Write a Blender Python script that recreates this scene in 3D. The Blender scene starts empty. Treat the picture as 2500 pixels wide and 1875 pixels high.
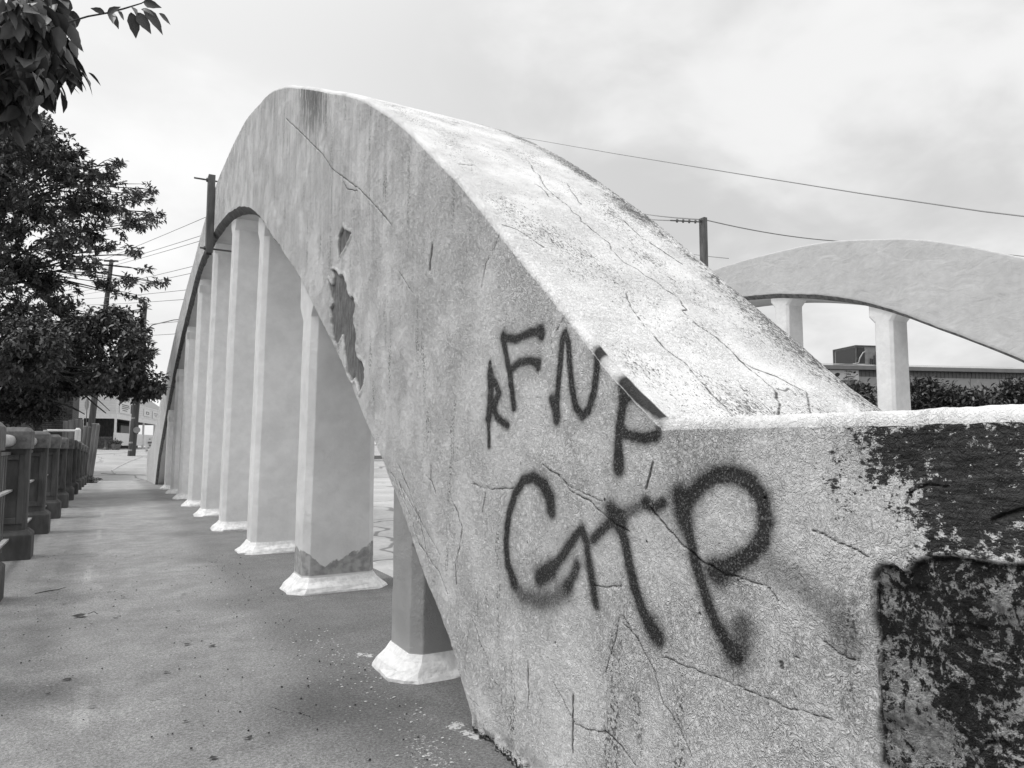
import bpy, math, random
import numpy as np
from mathutils import Vector, Matrix
random.seed(7); np.random.seed(7)
sc = bpy.context.scene
R = math.radians

# ---------------------------------------------------------------- camera
cam = bpy.data.cameras.new('camera'); camo = bpy.data.objects.new('camera', cam)
sc.collection.objects.link(camo); sc.camera = camo
cam.sensor_width = 36; cam.lens = 36 * 1750 / 2500; cam.clip_start = .05; cam.clip_end = 3000
camo.location = (0, 0, 1.10)
camo.rotation_euler = (math.pi / 2 + .084087, 0, -.508546)

# ---------------------------------------------------------------- view
sc.view_settings.view_transform = 'Standard'; sc.view_settings.look = 'None'
sc.view_settings.gamma = 1; sc.view_settings.exposure = 0.0
sc.render.engine = 'CYCLES'
sc.cycles.max_bounces = 6

# ---------------------------------------------------------------- node helper
class NT:
    def __init__(s, tree): s.t = tree; s.n = tree.nodes; s.l = tree.links
    def new(s, typ, **kw):
        n = s.n.new(typ)
        for k, v in kw.items(): setattr(n, k, v)
        return n
    def put(s, sock, v):
        if isinstance(v, bpy.types.NodeSocket): s.l.new(v, sock)
        elif isinstance(v, (int, float)) and sock.type == 'RGBA': sock.default_value = (v, v, v, 1)
        elif isinstance(v, (int, float)) and sock.type == 'VECTOR': sock.default_value = (v, v, v)
        else: sock.default_value = v
    def math(s, op, a, b=0, c=None, clamp=False):
        n = s.new('ShaderNodeMath', operation=op); n.use_clamp = clamp
        s.put(n.inputs[0], a); s.put(n.inputs[1], b)
        if c is not None: s.put(n.inputs[2], c)
        return n.outputs[0]
    def mul(s, a, b): return s.math('MULTIPLY', a, b)
    def add(s, a, b): return s.math('ADD', a, b)
    def sub(s, a, b): return s.math('SUBTRACT', a, b)
    def mx(s, a, b): return s.math('MAXIMUM', a, b)
    def step(s, v, lo, hi, a=0., b=1.):
        n = s.new('ShaderNodeMapRange', interpolation_type='SMOOTHSTEP')
        s.put(n.inputs[0], v)
        for i, x in enumerate((lo, hi, a, b)): s.put(n.inputs[i + 1], x)
        return n.outputs[0]
    def lerp(s, a, b, f):
        # scalar mix
        n = s.new('ShaderNodeMix', data_type='FLOAT')
        s.put(n.inputs[0], f); s.put(n.inputs[2], a); s.put(n.inputs[3], b)
        return n.outputs[0]
    def pos(s): return s.new('ShaderNodeNewGeometry').outputs['Position']
    def obj(s): return s.new('ShaderNodeTexCoord').outputs['Object']
    def sep(s, v):
        n = s.new('ShaderNodeSeparateXYZ'); s.put(n.inputs[0], v); return n.outputs
    def comb(s, x, y, z):
        n = s.new('ShaderNodeCombineXYZ')
        s.put(n.inputs[0], x); s.put(n.inputs[1], y); s.put(n.inputs[2], z); return n.outputs[0]
    def vmul(s, v, k):
        n = s.new('ShaderNodeVectorMath', operation='MULTIPLY'); s.put(n.inputs[0], v); s.put(n.inputs[1], k)
        return n.outputs[0]
    def noise(s, v, scale, detail=3, rough=.55, dist=0., typ='FBM'):
        n = s.new('ShaderNodeTexNoise'); n.noise_dimensions = '3D'
        s.put(n.inputs['Vector'], v); s.put(n.inputs['Scale'], scale); s.put(n.inputs['Detail'], detail)
        s.put(n.inputs['Roughness'], rough); s.put(n.inputs['Distortion'], dist)
        return n.outputs[0]
    def voro(s, v, scale, feature='F1'):
        n = s.new('ShaderNodeTexVoronoi', feature=feature); s.put(n.inputs['Vector'], v); s.put(n.inputs['Scale'], scale)
        return n.outputs[0]
    def attr(s, name):
        n = s.new('ShaderNodeAttribute'); n.attribute_name = name
        m = s.new('ShaderNodeSeparateColor'); s.l.new(n.outputs['Color'], m.inputs[0])
        return m.outputs[0], m.outputs[1], m.outputs[2], n.outputs['Alpha']
    def bump(s, h, dist, strength=1., normal=None):
        n = s.new('ShaderNodeBump'); s.put(n.inputs['Height'], h)
        s.put(n.inputs['Distance'], dist); s.put(n.inputs['Strength'], strength)
        if normal is not None: s.l.new(normal, n.inputs['Normal'])
        return n.outputs[0]

def material(name):
    m = bpy.data.materials.new(name); m.use_nodes = True
    t = NT(m.node_tree); p = t.n['Principled BSDF']
    return m, t, p
def grey(t, v):
    n = t.new('ShaderNodeCombineColor')
    for i in range(3): t.put(n.inputs[i], v)
    return n.outputs[0]
def simple(name, v, rough=.7, var=.15, scale=8, bscale=60, bdist=.002, metal=0., stretch=(1, 1, 1)):
    m, t, p = material(name)
    o = t.vmul(t.pos(), stretch)
    f = t.noise(o, scale, 4)
    col = t.mul(v, t.step(f, .25, .75, 1 - var, 1 + var))
    t.put(p.inputs['Base Color'], grey(t, col)); t.put(p.inputs['Roughness'], rough); t.put(p.inputs['Metallic'], metal)
    if bdist: t.put(p.inputs['Normal'], t.bump(t.noise(o, bscale, 4), bdist))
    return m

# ---------------------------------------------------------------- world: overcast sky
SUN_EL, SUN_ROT = 64., 280.
w = bpy.data.worlds.new('World'); sc.world = w; w.use_nodes = True
t = NT(w.node_tree); bg = t.n['Background']
sky = t.new('ShaderNodeTexSky', sky_type='NISHITA'); sky.sun_disc = False
sky.sun_elevation = R(SUN_EL); sky.sun_rotation = R(SUN_ROT); sky.air_density = 1.; sky.dust_density = 5.
bw = t.new('ShaderNodeRGBToBW'); t.put(bw.inputs[0], sky.outputs[0])
d = t.new('ShaderNodeTexCoord').outputs['Generated']
x, y, z = t.sep(d)[:3]
zz = t.mx(z, 0.)
pz = t.add(zz, .32)
px = t.math('DIVIDE', x, pz); py = t.math('DIVIDE', y, pz)
cv = t.comb(px, py, .3)
c1 = t.noise(cv, 1.5, 5, .5, .25); c2 = t.noise(cv, .55, 3, .5, .2); c3 = t.noise(t.comb(px, py, 4.), 3.2, 5, .55, .3)
cl = t.add(t.mul(c1, .46), t.add(t.mul(c2, .28), t.mul(c3, .26)))
dens = t.step(cl, .415, .56)                       # 1 = thick grey cloud
side = t.step(t.sub(x, t.mul(y, .35)), -.35, .45)       # the cloud is thicker to the east
grey_c = t.lerp(t.lerp(9.8, 8.5, dens), t.lerp(8.8, 6.3, dens), side)
zen = t.step(zz, .45, 1., 1., 1.75)
rad = t.mul(grey_c, zen)
rad = t.add(t.mul(rad, .94), t.mul(bw.outputs[0], .04))
low = t.step(z, -.08, 0., .25, 1.)
t.put(bg.inputs[0], grey(t, t.mul(rad, low))); bg.inputs[1].default_value = .108

# ---------------------------------------------------------------- sun (veiled by cloud)
sl = bpy.data.lights.new('sun', 'SUN'); sl.energy = 1.5; sl.angle = R(11); sl.color = (1, .995, .985)
so = bpy.data.objects.new('sun', sl); sc.collection.objects.link(so)
# veiled sun, high on the walkway side
sd = Vector((math.sin(R(SUN_ROT)) * math.cos(R(SUN_EL)), math.cos(R(SUN_ROT)) * math.cos(R(SUN_EL)), math.sin(R(SUN_EL))))
so.rotation_euler = sd.to_track_quat('Z', 'Y').to_euler()

# ---------------------------------------------------------------- mesh helpers
class MB:
    """collects faces, builds one mesh object"""
    def __init__(s): s.v = []; s.f = []; s.m = []; s.mi = 0
    def add(s, vs, fs):
        b = len(s.v); s.v += [tuple(p) for p in vs]
        for f in fs: s.f.append([i + b for i in f]); s.m.append(s.mi)
        return s
    def box(s, x0, x1, y0, y1, z0, z1):
        return s.add([(x0, y0, z0), (x1, y0, z0), (x1, y1, z0), (x0, y1, z0), (x0, y0, z1), (x1, y0, z1), (x1, y1, z1), (x0, y1, z1)],
                     [(0, 3, 2, 1), (4, 5, 6, 7), (0, 1, 5, 4), (1, 2, 6, 5), (2, 3, 7, 6), (3, 0, 4, 7)])
    def rings(s, rings, cap=True):
        n = len(rings[0]); vs = [p for r in rings for p in r]; fs = []
        for i in range(len(rings) - 1):
            for j in range(n):
                k = (j + 1) % n; fs.append((i * n + j, i * n + k, (i + 1) * n + k, (i + 1) * n + j))
        if cap: fs.append(tuple(reversed(range(n)))); fs.append(tuple(range((len(rings) - 1) * n, len(rings) * n)))
        return s.add(vs, fs)
    def tube(s, pts, rad, n=8, cap=True):
        pts = [Vector(p) for p in pts]; rs = rad if isinstance(rad, (list, tuple)) else [rad] * len(pts)
        rings = []
        up = Vector((0, 0, 1)); u = None
        for i, p in enumerate(pts):
            dd = (pts[min(i + 1, len(pts) - 1)] - pts[max(i - 1, 0)]).normalized()
            if u is None: u = dd.cross(up if abs(dd.z) < .9 else Vector((1, 0, 0))).normalized()
            u = (u - dd * u.dot(dd)).normalized(); v = dd.cross(u)
            rings.append([p + (u * math.cos(a) + v * math.sin(a)) * rs[i] for a in [2 * math.pi * k / n for k in range(n)]])
        return s.rings(rings, cap)
    def beam(s, a, b, w, h, up=(0, 0, 1)):
        a = Vector(a); b = Vector(b); dd = (b - a).normalized(); sx = dd.cross(Vector(up)).normalized() * w / 2
        uu = sx.cross(dd).normalized() * h / 2
        return s.rings([[p - sx - uu, p + sx - uu, p + sx + uu, p - sx + uu] for p in (a, b)])
    def build(s, name, mats, parent=None, smooth=False, bevel=0.):
        return mkobj(name, s.v, s.f, mats, parent, smooth, s.m, bevel)

def mkobj(name, v, f, mats, parent=None, smooth=False, mi=None, bevel=0.):
    if parent is not None:
        off = parent['_w'] if '_w' in parent else tuple(parent.location)
    else: off = (0, 0, 0)
    v = np.asarray(v, dtype=np.float64) - np.asarray(off)
    me = bpy.data.meshes.new(name)
    if isinstance(f, np.ndarray):
        me.vertices.add(len(v)); me.vertices.foreach_set('co', v.ravel().astype(np.float32))
        k = f.shape[1]; me.loops.add(f.size); me.polygons.add(len(f))
        me.loops.foreach_set('vertex_index', f.ravel().astype(np.int32))
        me.polygons.foreach_set('loop_start', np.arange(0, f.size, k, dtype=np.int32))
        me.update(calc_edges=True)
    else:
        me.from_pydata([tuple(p) for p in v], [], f)
    if not isinstance(mats, (list, tuple)): mats = [mats]
    for m in mats: me.materials.append(m)
    if mi is not None and len(mats) > 1: me.polygons.foreach_set('material_index', np.asarray(mi, dtype=np.int32))
    if smooth: me.polygons.foreach_set('use_smooth', np.ones(len(me.polygons), dtype=bool))
    me.validate() if not isinstance(f, np.ndarray) else None
    me.update()
    o = bpy.data.objects.new(name, me); sc.collection.objects.link(o)
    if parent is not None:
        o.parent = parent; o['_w'] = off
    if bevel:
        b = o.modifiers.new('bevel', 'BEVEL'); b.width = bevel; b.segments = 2; b.limit_method = 'ANGLE'; b.angle_limit = R(40)
    return o
def tag(o, label=None, cat=None, group=None, kind=None):
    for k, v in (('label', label), ('category', cat), ('group', group), ('kind', kind)):
        if v: o[k] = v
    return o
def thing(name, label, cat, loc, group=None):
    o = bpy.data.objects.new(name, None); sc.collection.objects.link(o); o.location = loc; o.empty_display_size = .2
    o['_w'] = tuple(loc)
    return tag(o, label, cat, group)
def copy_tree(o, parent=None):
    c = o.copy(); sc.collection.objects.link(c)
    if parent is not None: c.parent = parent
    for ch in list(o.children): copy_tree(ch, c)
    return c
def text_mesh(s, size):
    cu = bpy.data.curves.new('lettering', 'FONT'); cu.body = s; cu.size = size; cu.extrude = .004; cu.resolution_u = 2
    o = bpy.data.objects.new('lettering', cu); sc.collection.objects.link(o)
    dg = bpy.context.evaluated_depsgraph_get(); me = bpy.data.meshes.new_from_object(o.evaluated_get(dg))
    vs = [tuple(v.co) for v in me.vertices]; fs = [tuple(p.vertices) for p in me.polygons]
    bpy.data.objects.remove(o); return vs, fs

# value noise in numpy
def _h(ix, iy, s):
    n = (ix.astype(np.int64) * 374761393 + iy.astype(np.int64) * 668265263 + s * 974711) & 0x7fffffff
    n = ((n ^ (n >> 13)) * 1274126177) & 0x7fffffff
    return ((n ^ (n >> 16)) & 0xffff) / 65535.
def vn(u, v, s=0):
    iu = np.floor(u); iv = np.floor(v); fu = u - iu; fv = v - iv
    fu = fu * fu * (3 - 2 * fu); fv = fv * fv * (3 - 2 * fv)
    a = _h(iu, iv, s); b = _h(iu + 1, iv, s); c = _h(iu, iv + 1, s); d_ = _h(iu + 1, iv + 1, s)
    return (a * (1 - fu) + b * fu) * (1 - fv) + (c * (1 - fu) + d_ * fu) * fv
def fbm(u, v, s=0, o=4):
    r = 0; a = .5; k = 1.
    for i in range(o): r = r + a * vn(u * k, v * k, s + i * 17); a *= .5; k *= 2.03
    return r
def seg_dist(P, Q, pts):
    """distance from points (P,Q) to polyline"""
    best = np.full(P.shape, 1e9)
    for (a, b), (c, e) in zip(pts[:-1], pts[1:]):
        dx, dy = c - a, e - b; L = dx * dx + dy * dy + 1e-12
        tt = np.clip(((P - a) * dx + (Q - b) * dy) / L, 0, 1)
        best = np.minimum(best, np.hypot(P - a - tt * dx, Q - b - tt * dy))
    return best
def in_poly(P, Q, poly):
    r = np.zeros(P.shape, bool); n = len(poly)
    for i in range(n):
        a, b = poly[i]; c, e = poly[(i + 1) % n]
        if b == e: continue
        r ^= ((b > Q) != (e > Q)) & (P < (c - a) * (Q - b) / (e - b) + a)
    return r
def sstep(x, a, b):
    tt = np.clip((x - a) / (b - a), 0, 1); return tt * tt * (3 - 2 * tt)

# ---------------------------------------------------------------- measured shapes (metres)
INTR=[(2.565,0.019),(2.659,0.122),(2.759,0.239),(2.925,0.387),(3.129,0.549),(3.291,0.699),(3.469,0.843),(3.842,1.111),(4.297,1.461),(4.67,1.719),(5.093,1.988),(5.789,2.428),(6.293,2.711),(6.818,2.988),(7.53,3.36),(8.031,3.58),(8.872,3.849),(9.949,4.091),(11.02,4.227),(12.408,4.291),(14.166,4.18),(15.621,3.812),(17.659,3.262),(20.007,2.39),(22.624,1.273),(24.139,0.547),(25.143,-0.238)]
EXTR=[(1.45,1.172),(1.64,1.31),(1.881,1.522),(2.097,1.708),(2.305,1.886),(2.709,2.232),(2.981,2.44),(3.303,2.685),(3.758,2.992),(4.153,3.23),(4.95,3.631),(5.745,4.019),(6.597,4.405),(7.217,4.63),(7.936,4.807),(8.79,4.985),(10.179,5.09),(11.986,5.083),(13.269,4.937),(14.36,4.727),(16.765,4.315),(18.789,3.89),(21.253,3.241),(23.512,2.609),(27.252,1.447),(29.763,0.934),(31.434,0.893)]
FARFOOT=(30.642,-0.292)
SPRAY=[([(2.416,1.411),(2.41,1.368)],0.0145,1.0,0.6),([(2.414,1.368),(2.406,1.299),(2.427,1.199)],0.0273,1.0,0.6),([(2.427,1.199),(2.423,1.14),(2.421,1.094)],0.0144,1.0,0.6),([(2.41,1.351),(2.365,1.322),(2.342,1.291),(2.373,1.256),(2.387,1.231)],0.022,0.9,0.6),([(2.382,1.248),(2.364,1.205),(2.32,1.184),(2.278,1.168)],0.0201,0.85,0.6),([(2.313,1.5),(2.287,1.422),(2.257,1.338),(2.229,1.232)],0.0199,1.0,0.6),([(2.313,1.495),(2.22,1.475),(2.134,1.484),(2.038,1.482)],0.0207,0.85,0.6),([(2.052,1.482),(2.041,1.467)],0.0243,1.0,0.6),([(2.245,1.373),(2.188,1.39),(2.126,1.388),(2.06,1.374)],0.0206,0.8,0.6),([(2.064,1.376),(2.063,1.359)],0.0186,0.9,0.6),([(1.951,1.177),(1.943,1.255),(1.926,1.362),(1.915,1.432),(1.896,1.453),(1.879,1.421),(1.871,1.349),(1.86,1.278),(1.836,1.215),(1.806,1.186),(1.771,1.202),(1.742,1.25),(1.726,1.322),(1.718,1.381)],0.0198,0.9,0.6),([(1.719,1.397),(1.72,1.381)],0.0239,1.0,0.6),([(1.977,1.246),(1.946,1.191)],0.0231,0.9,0.6),([(1.593,1.275),(1.584,1.244)],0.0377,1.0,0.6),([(1.593,1.247),(1.615,1.173),(1.627,1.099),(1.628,1.036)],0.0225,0.95,0.6),([(1.626,1.055),(1.626,1.033)],0.026,1.0,0.6),([(1.578,1.252),(1.54,1.226),(1.504,1.206),(1.459,1.183)],0.0181,1.0,0.6),([(1.616,1.136),(1.562,1.122),(1.506,1.116),(1.465,1.122)],0.0214,0.8,0.6),([(1.465,1.119),(1.453,1.142)],0.0154,0.5,0.6),([(1.98,0.884),(1.986,0.926),(2.027,0.967),(2.098,0.99),(2.166,0.976),(2.221,0.927),(2.266,0.853),(2.289,0.757),(2.273,0.673),(2.229,0.618)],0.025,0.85,0.6),([(2.027,0.96),(1.989,0.912),(1.987,0.891)],0.0298,0.9,0.6),([(2.229,0.618),(2.175,0.583),(2.057,0.586),(1.962,0.614),(1.898,0.653)],0.0299,0.55,1.0),([(2.057,0.665),(1.988,0.7),(1.922,0.751),(1.847,0.821),(1.811,0.845),(1.791,0.808),(1.778,0.751),(1.762,0.695),(1.746,0.634)],0.0251,0.75,0.6),([(2.057,0.665),(1.988,0.7)],0.04,0.8,0.6),([(1.842,0.732),(1.855,0.707),(1.898,0.659)],0.0279,0.7,0.6),([(1.754,0.822),(1.688,0.867),(1.636,0.897)],0.0239,0.75,0.6),([(1.666,0.913),(1.626,0.888)],0.035,0.8,0.6),([(1.626,0.901),(1.557,0.927),(1.51,0.947)],0.0227,0.55,0.6),([(1.51,0.946),(1.479,0.933),(1.443,0.95)],0.0219,0.75,0.6),([(1.641,0.896),(1.607,0.835),(1.589,0.778),(1.566,0.716),(1.535,0.657),(1.5,0.619),(1.474,0.602)],0.0258,0.85,0.6),([(1.5,0.63),(1.474,0.608)],0.0363,0.6,0.6),([(1.377,0.971),(1.37,0.928),(1.344,0.86),(1.323,0.799),(1.299,0.74),(1.268,0.685),(1.235,0.647),(1.205,0.625)],0.0237,0.8,0.6),([(1.381,0.971),(1.366,0.912)],0.0394,0.7,0.6),([(1.357,0.956),(1.31,1.0),(1.25,1.028),(1.195,1.03),(1.149,1.015),(1.119,0.982),(1.109,0.935),(1.123,0.886),(1.162,0.852),(1.215,0.823),(1.265,0.803)],0.0248,0.82,0.9),([(1.272,0.807),(1.247,0.793)],0.0329,0.6,0.6),([(1.187,0.692),(1.195,0.647),(1.215,0.627)],0.0353,0.6,0.9),([(1.08,0.83),(1.012,0.804),(0.955,0.778),(0.921,0.733)],0.0311,0.4,1.2)]
CRACKS=[([(2.559,0.946),(2.463,0.933),(2.372,0.934),(2.237,0.945)],1.1),([(2.448,0.917),(2.462,0.887),(2.477,0.844)],1.5),([(2.041,1.032),(1.986,1.012),(1.933,1.0),(1.87,0.954),(1.775,0.933),(1.698,0.894),(1.646,0.874),(1.587,0.862)],1.2),([(1.492,0.935),(1.441,0.894),(1.368,0.846),(1.308,0.822),(1.257,0.804),(1.189,0.799),(1.132,0.799),(1.102,0.79),(1.083,0.766)],1.1),([(1.48,1.052),(1.499,1.01),(1.511,0.981)],1.9),([(2.77,0.885),(2.703,0.826),(2.655,0.768),(2.69,0.64),(2.709,0.531)],0.8),([(1.641,0.618),(1.652,0.567),(1.674,0.52),(1.706,0.451)],0.7),([(1.621,0.628),(1.546,0.569),(1.519,0.546),(1.485,0.51)],0.7),([(2.579,0.439),(2.537,0.403),(2.489,0.345),(2.443,0.315),(2.428,0.273),(2.383,0.242),(2.326,0.232),(2.326,0.168),(2.278,0.136),(2.245,0.079),(2.219,0.048),(2.181,0.017)],0.9),([(2.598,0.35),(2.619,0.289),(2.626,0.22)],1.0),([(2.583,0.12),(2.543,0.122),(2.511,0.115)],1.2),([(6.399,4.007),(5.802,3.649),(5.372,3.385),(5.047,3.185),(4.799,2.997),(4.41,2.783),(4.145,2.642),(3.841,2.454),(3.546,2.254)],1.1),([(4.887,3.543),(4.856,3.266),(4.845,3.013),(4.796,2.849),(4.79,2.665)],1.1),([(4.489,2.798),(4.406,2.725),(4.18,2.642)],0.9),([(2.317,1.914),(2.373,1.857),(2.45,1.802),(2.49,1.718)],0.9),([(1.856,1.536),(1.91,1.5),(1.951,1.468)],0.9),([(3.406,1.0),(3.321,0.93),(3.24,0.869),(3.18,0.808),(3.111,0.76),(3.061,0.676),(3.025,0.615),(2.967,0.58),(2.88,0.555),(2.796,0.479)],1.3),([(3.52,0.957),(3.461,0.939),(3.424,0.897),(3.303,0.808),(3.21,0.751),(3.177,0.699),(3.12,0.651),(3.036,0.613),(2.99,0.577)],1.1),([(2.983,1.006),(2.985,0.945),(2.925,0.887)],1.8),([(3.046,0.96),(2.985,0.942)],1.2),([(3.389,0.908),(3.304,0.827)],2.0),([(2.763,0.88),(2.684,0.798),(2.65,0.758),(2.682,0.679),(2.714,0.608),(2.704,0.534)],0.8),([(0.99,0.928),(0.914,0.903),(0.866,0.888)],0.8),([(1.051,0.667),(1.034,0.664)],0.5),([(0.973,0.708),(0.943,0.698),(0.904,0.693)],1.0),([(0.864,0.838),(0.862,0.78),(0.859,0.698),(0.858,0.577),(0.859,0.513)],0.6),([(0.795,0.994),(0.781,1.016),(0.752,1.029),(0.716,1.029)],1.4),([(0.646,0.979),(0.625,0.99),(0.599,0.999)],1.6),([(0.783,0.887),(0.738,0.909),(0.699,0.91),(0.664,0.906),(0.604,0.909)],1.6),([(0.864,0.85),(0.844,0.876),(0.822,0.879),(0.797,0.867)],1.4),([(0.751,0.789),(0.72,0.794),(0.694,0.803),(0.664,0.793)],2.0),([(0.785,0.845),(0.765,0.845)],2.0),([(0.679,0.616),(0.651,0.631),(0.632,0.619)],2.0),([(3.304,2.228),(3.31,2.181)],0.9),([(3.431,1.983),(3.233,1.834)],0.7),([(2.012,1.024),(1.876,0.971),(1.707,0.933)],0.8),([(3.401,0.917),(3.15,0.779),(2.878,0.626)],0.8),([(1.979,0.35),(1.92,0.311),(1.857,0.263),(1.785,0.27),(1.705,0.294),(1.652,0.284),(1.573,0.249)],1.0),([(1.625,0.61),(1.556,0.583),(1.5,0.525),(1.458,0.445),(1.399,0.408),(1.36,0.35)],0.8),([(1.463,0.558),(1.33,0.559),(1.186,0.557),(1.061,0.556),(0.962,0.563)],0.7),([(1.866,0.344),(1.869,0.272),(1.868,0.172)],1.8),([(2.139,0.373),(2.134,0.277),(2.138,0.201)],1.1),([(1.755,0.689),(1.676,0.696),(1.623,0.711)],0.7),([(3.0,2.004),(3.013,1.951),(3.022,1.903)],5.5)]
PEEL=[[(4.496,2.498),(4.285,2.402),(4.363,2.37),(4.471,2.341),(4.569,2.307),(4.584,2.393),(4.571,2.456)],[(4.715,2.265),(4.607,2.233),(4.54,2.19),(4.431,2.172),(4.401,2.126),(4.371,2.084),(4.34,2.028),(4.22,1.983),(4.167,1.936),(4.201,1.889),(4.223,1.839),(4.157,1.777),(4.153,1.717),(4.134,1.612),(4.012,1.57),(3.975,1.531),(3.987,1.447),(4.061,1.398),(4.113,1.456),(4.164,1.497),(4.2,1.477),(4.267,1.512),(4.321,1.54),(4.352,1.612),(4.398,1.686),(4.447,1.794),(4.509,1.763),(4.571,1.746),(4.647,1.78),(4.719,1.914),(4.742,2.009),(4.683,2.041),(4.733,2.092),(4.784,2.143),(4.822,2.228),(4.755,2.18),(4.686,2.158),(4.68,2.198)]]
HOLES=[((1.08,0.639),0.006),((1.079,0.631),0.006),((1.698,0.939),0.005),((1.97,0.475),0.005),((2.136,0.767),0.005),((1.514,0.843),0.005),((1.11,0.984),0.005),((1.319,0.695),0.005)]
DARKP=[(0.857,1.142),(0.869,1.104),(0.869,1.038),(0.829,1.034),(0.794,1.032),(0.783,1.005),(0.796,0.986),(0.783,0.958),(0.765,0.939),(0.775,0.894),(0.57,0.922),(0.557,1.162),(0.792,1.163),(0.849,1.15)]
SPALL=[(0.862,0.853),(0.853,0.871),(0.837,0.88),(0.813,0.879),(0.797,0.868),(0.788,0.889),(0.76,0.903),(0.717,0.913),(0.652,0.911),(0.565,0.915),(0.584,0.573),(0.856,0.461),(0.859,0.567),(0.861,0.712),(0.86,0.801)]
LIGHTP=[[(0.854,0.852),(0.835,0.871),(0.813,0.871),(0.805,0.866),(0.823,0.855),(0.85,0.84)],[(0.688,0.927),(0.669,0.94),(0.634,0.937),(0.622,0.921),(0.663,0.91)],[(0.851,0.823),(0.815,0.846),(0.799,0.821),(0.818,0.785),(0.848,0.787)],[(0.766,0.811),(0.746,0.809),(0.751,0.795)],[(0.673,0.87),(0.644,0.878),(0.608,0.846),(0.61,0.797),(0.646,0.838)],[(0.655,0.68),(0.615,0.71),(0.619,0.644),(0.668,0.63)],[(0.86,0.723),(0.804,0.721),(0.781,0.668),(0.737,0.618),(0.688,0.577),(0.852,0.516),(0.859,0.658)]]
TOPCR=[([(1.873,3.174),(1.818,3.031),(1.825,2.984),(1.759,2.838),(1.745,2.745),(1.766,2.641),(1.752,2.587),(1.771,2.56),(1.75,2.507),(1.774,2.429),(1.785,2.366),(1.759,2.318),(1.757,2.237),(1.793,2.205),(1.803,2.168),(1.826,2.135),(1.835,2.076),(1.856,2.033),(1.835,1.968),(1.807,1.953),(1.805,1.906),(1.815,1.876),(1.836,1.829),(1.845,1.763),(1.844,1.701),(1.853,1.65),(1.847,1.581),(1.253,1.026)],1.4),([(1.807,1.953),(1.804,1.874)],1.1),([(1.709,2.841),(1.725,2.802),(1.699,2.706)],1.0),([(1.994,2.656),(2.048,2.602),(2.041,2.471)],1.6),([(1.475,2.336),(1.466,2.293)],1.3),([(1.965,2.946),(1.91,2.819),(1.866,2.688)],0.7),([(1.6,2.028),(1.562,1.947),(1.54,1.846),(1.539,1.756),(1.571,1.707),(1.566,1.632),(1.547,1.547),(1.549,1.494)],0.8),([(1.872,1.602),(1.9,1.594),(1.935,1.606),(1.936,1.576)],1.2),([(1.933,2.179),(1.955,2.151)],1.2),([(1.854,1.71),(1.946,1.664),(2.003,1.59),(1.239,0.937)],0.7),([(1.328,2.901),(1.434,2.927)],0.8),([(1.271,2.38),(1.339,2.357),(1.394,2.251)],0.6),([(2.064,2.43),(2.124,2.296)],2.2)]
WIRESL=[((-2.63,60.0,13.84),(2.33,28.0,9.26)),((-2.49,60.0,13.7),(2.18,28.0,8.59)),((-2.36,60.0,13.57),(2.18,28.0,8.41)),((-2.8,60.0,12.1),(2.0,28.0,7.48)),((-2.79,60.0,11.86),(1.98,28.0,7.24)),((-2.78,60.0,11.62),(1.87,28.0,6.66)),((-2.76,60.0,11.2),(1.82,28.0,6.32)),((0.4,60.0,10.03),(1.72,28.0,5.51)),((0.43,60.0,9.27),(1.66,28.0,5.07))]
BLOBS_A=[(-2.02,19.32,8.26,0.7,0.42),(-1.6,20.11,8.36,0.54,0.4),(-1.79,19.66,8.64,0.39,0.29),(-2.42,20.27,7.94,0.58,0.58),(-1.14,20.33,8.17,0.35,0.35),(-1.97,18.87,7.9,0.73,0.55),(-2.22,18.73,7.06,0.63,0.81),(-1.73,20.88,8.09,0.72,0.51),(-1.11,19.37,7.39,0.58,0.48),(-0.65,19.31,7.5,0.29,0.29),(-0.35,21.29,8.17,0.43,0.3),(-0.13,19.92,8.07,0.22,0.15),(0.29,20.87,7.6,0.45,0.24),(0.59,19.94,7.55,0.19,0.12),(0.72,20.36,6.97,0.37,0.15),(0.2,19.09,6.38,0.59,0.25),(-0.43,20.35,7.1,0.72,0.41),(-1.07,20.96,7.07,0.83,0.52),(-1.77,20.06,6.59,0.88,0.59),(-2.37,20.63,6.25,0.59,0.59),(-0.58,20.45,6.26,0.72,0.37),(-1.16,18.87,5.58,0.65,0.46),(-2.01,20.67,5.4,0.89,0.7),(0.06,20.24,5.99,0.39,0.1),(0.34,19.48,5.74,0.18,0.08),(-0.58,18.78,5.16,0.42,0.21),(-0.36,20.95,5.24,0.42,0.21),(0.27,19.93,5.13,0.51,0.12),(0.89,20.57,5.3,0.3,0.1),(0.56,20.98,5.71,0.15,0.1),(0.02,20.56,4.89,0.21,0.09),(0.49,21.09,4.95,0.24,0.08),(0.52,19.73,4.43,0.14,0.07),(-1.49,20.78,4.98,0.81,0.61),(-2.03,19.86,4.16,0.76,0.57),(-1.23,21.13,4.45,0.62,0.41),(-2.46,20.99,9.03,0.51,0.41),(-2.81,18.95,6.74,0.71,1.07),(-2.73,19.05,4.96,0.71,1.07)]
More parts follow.
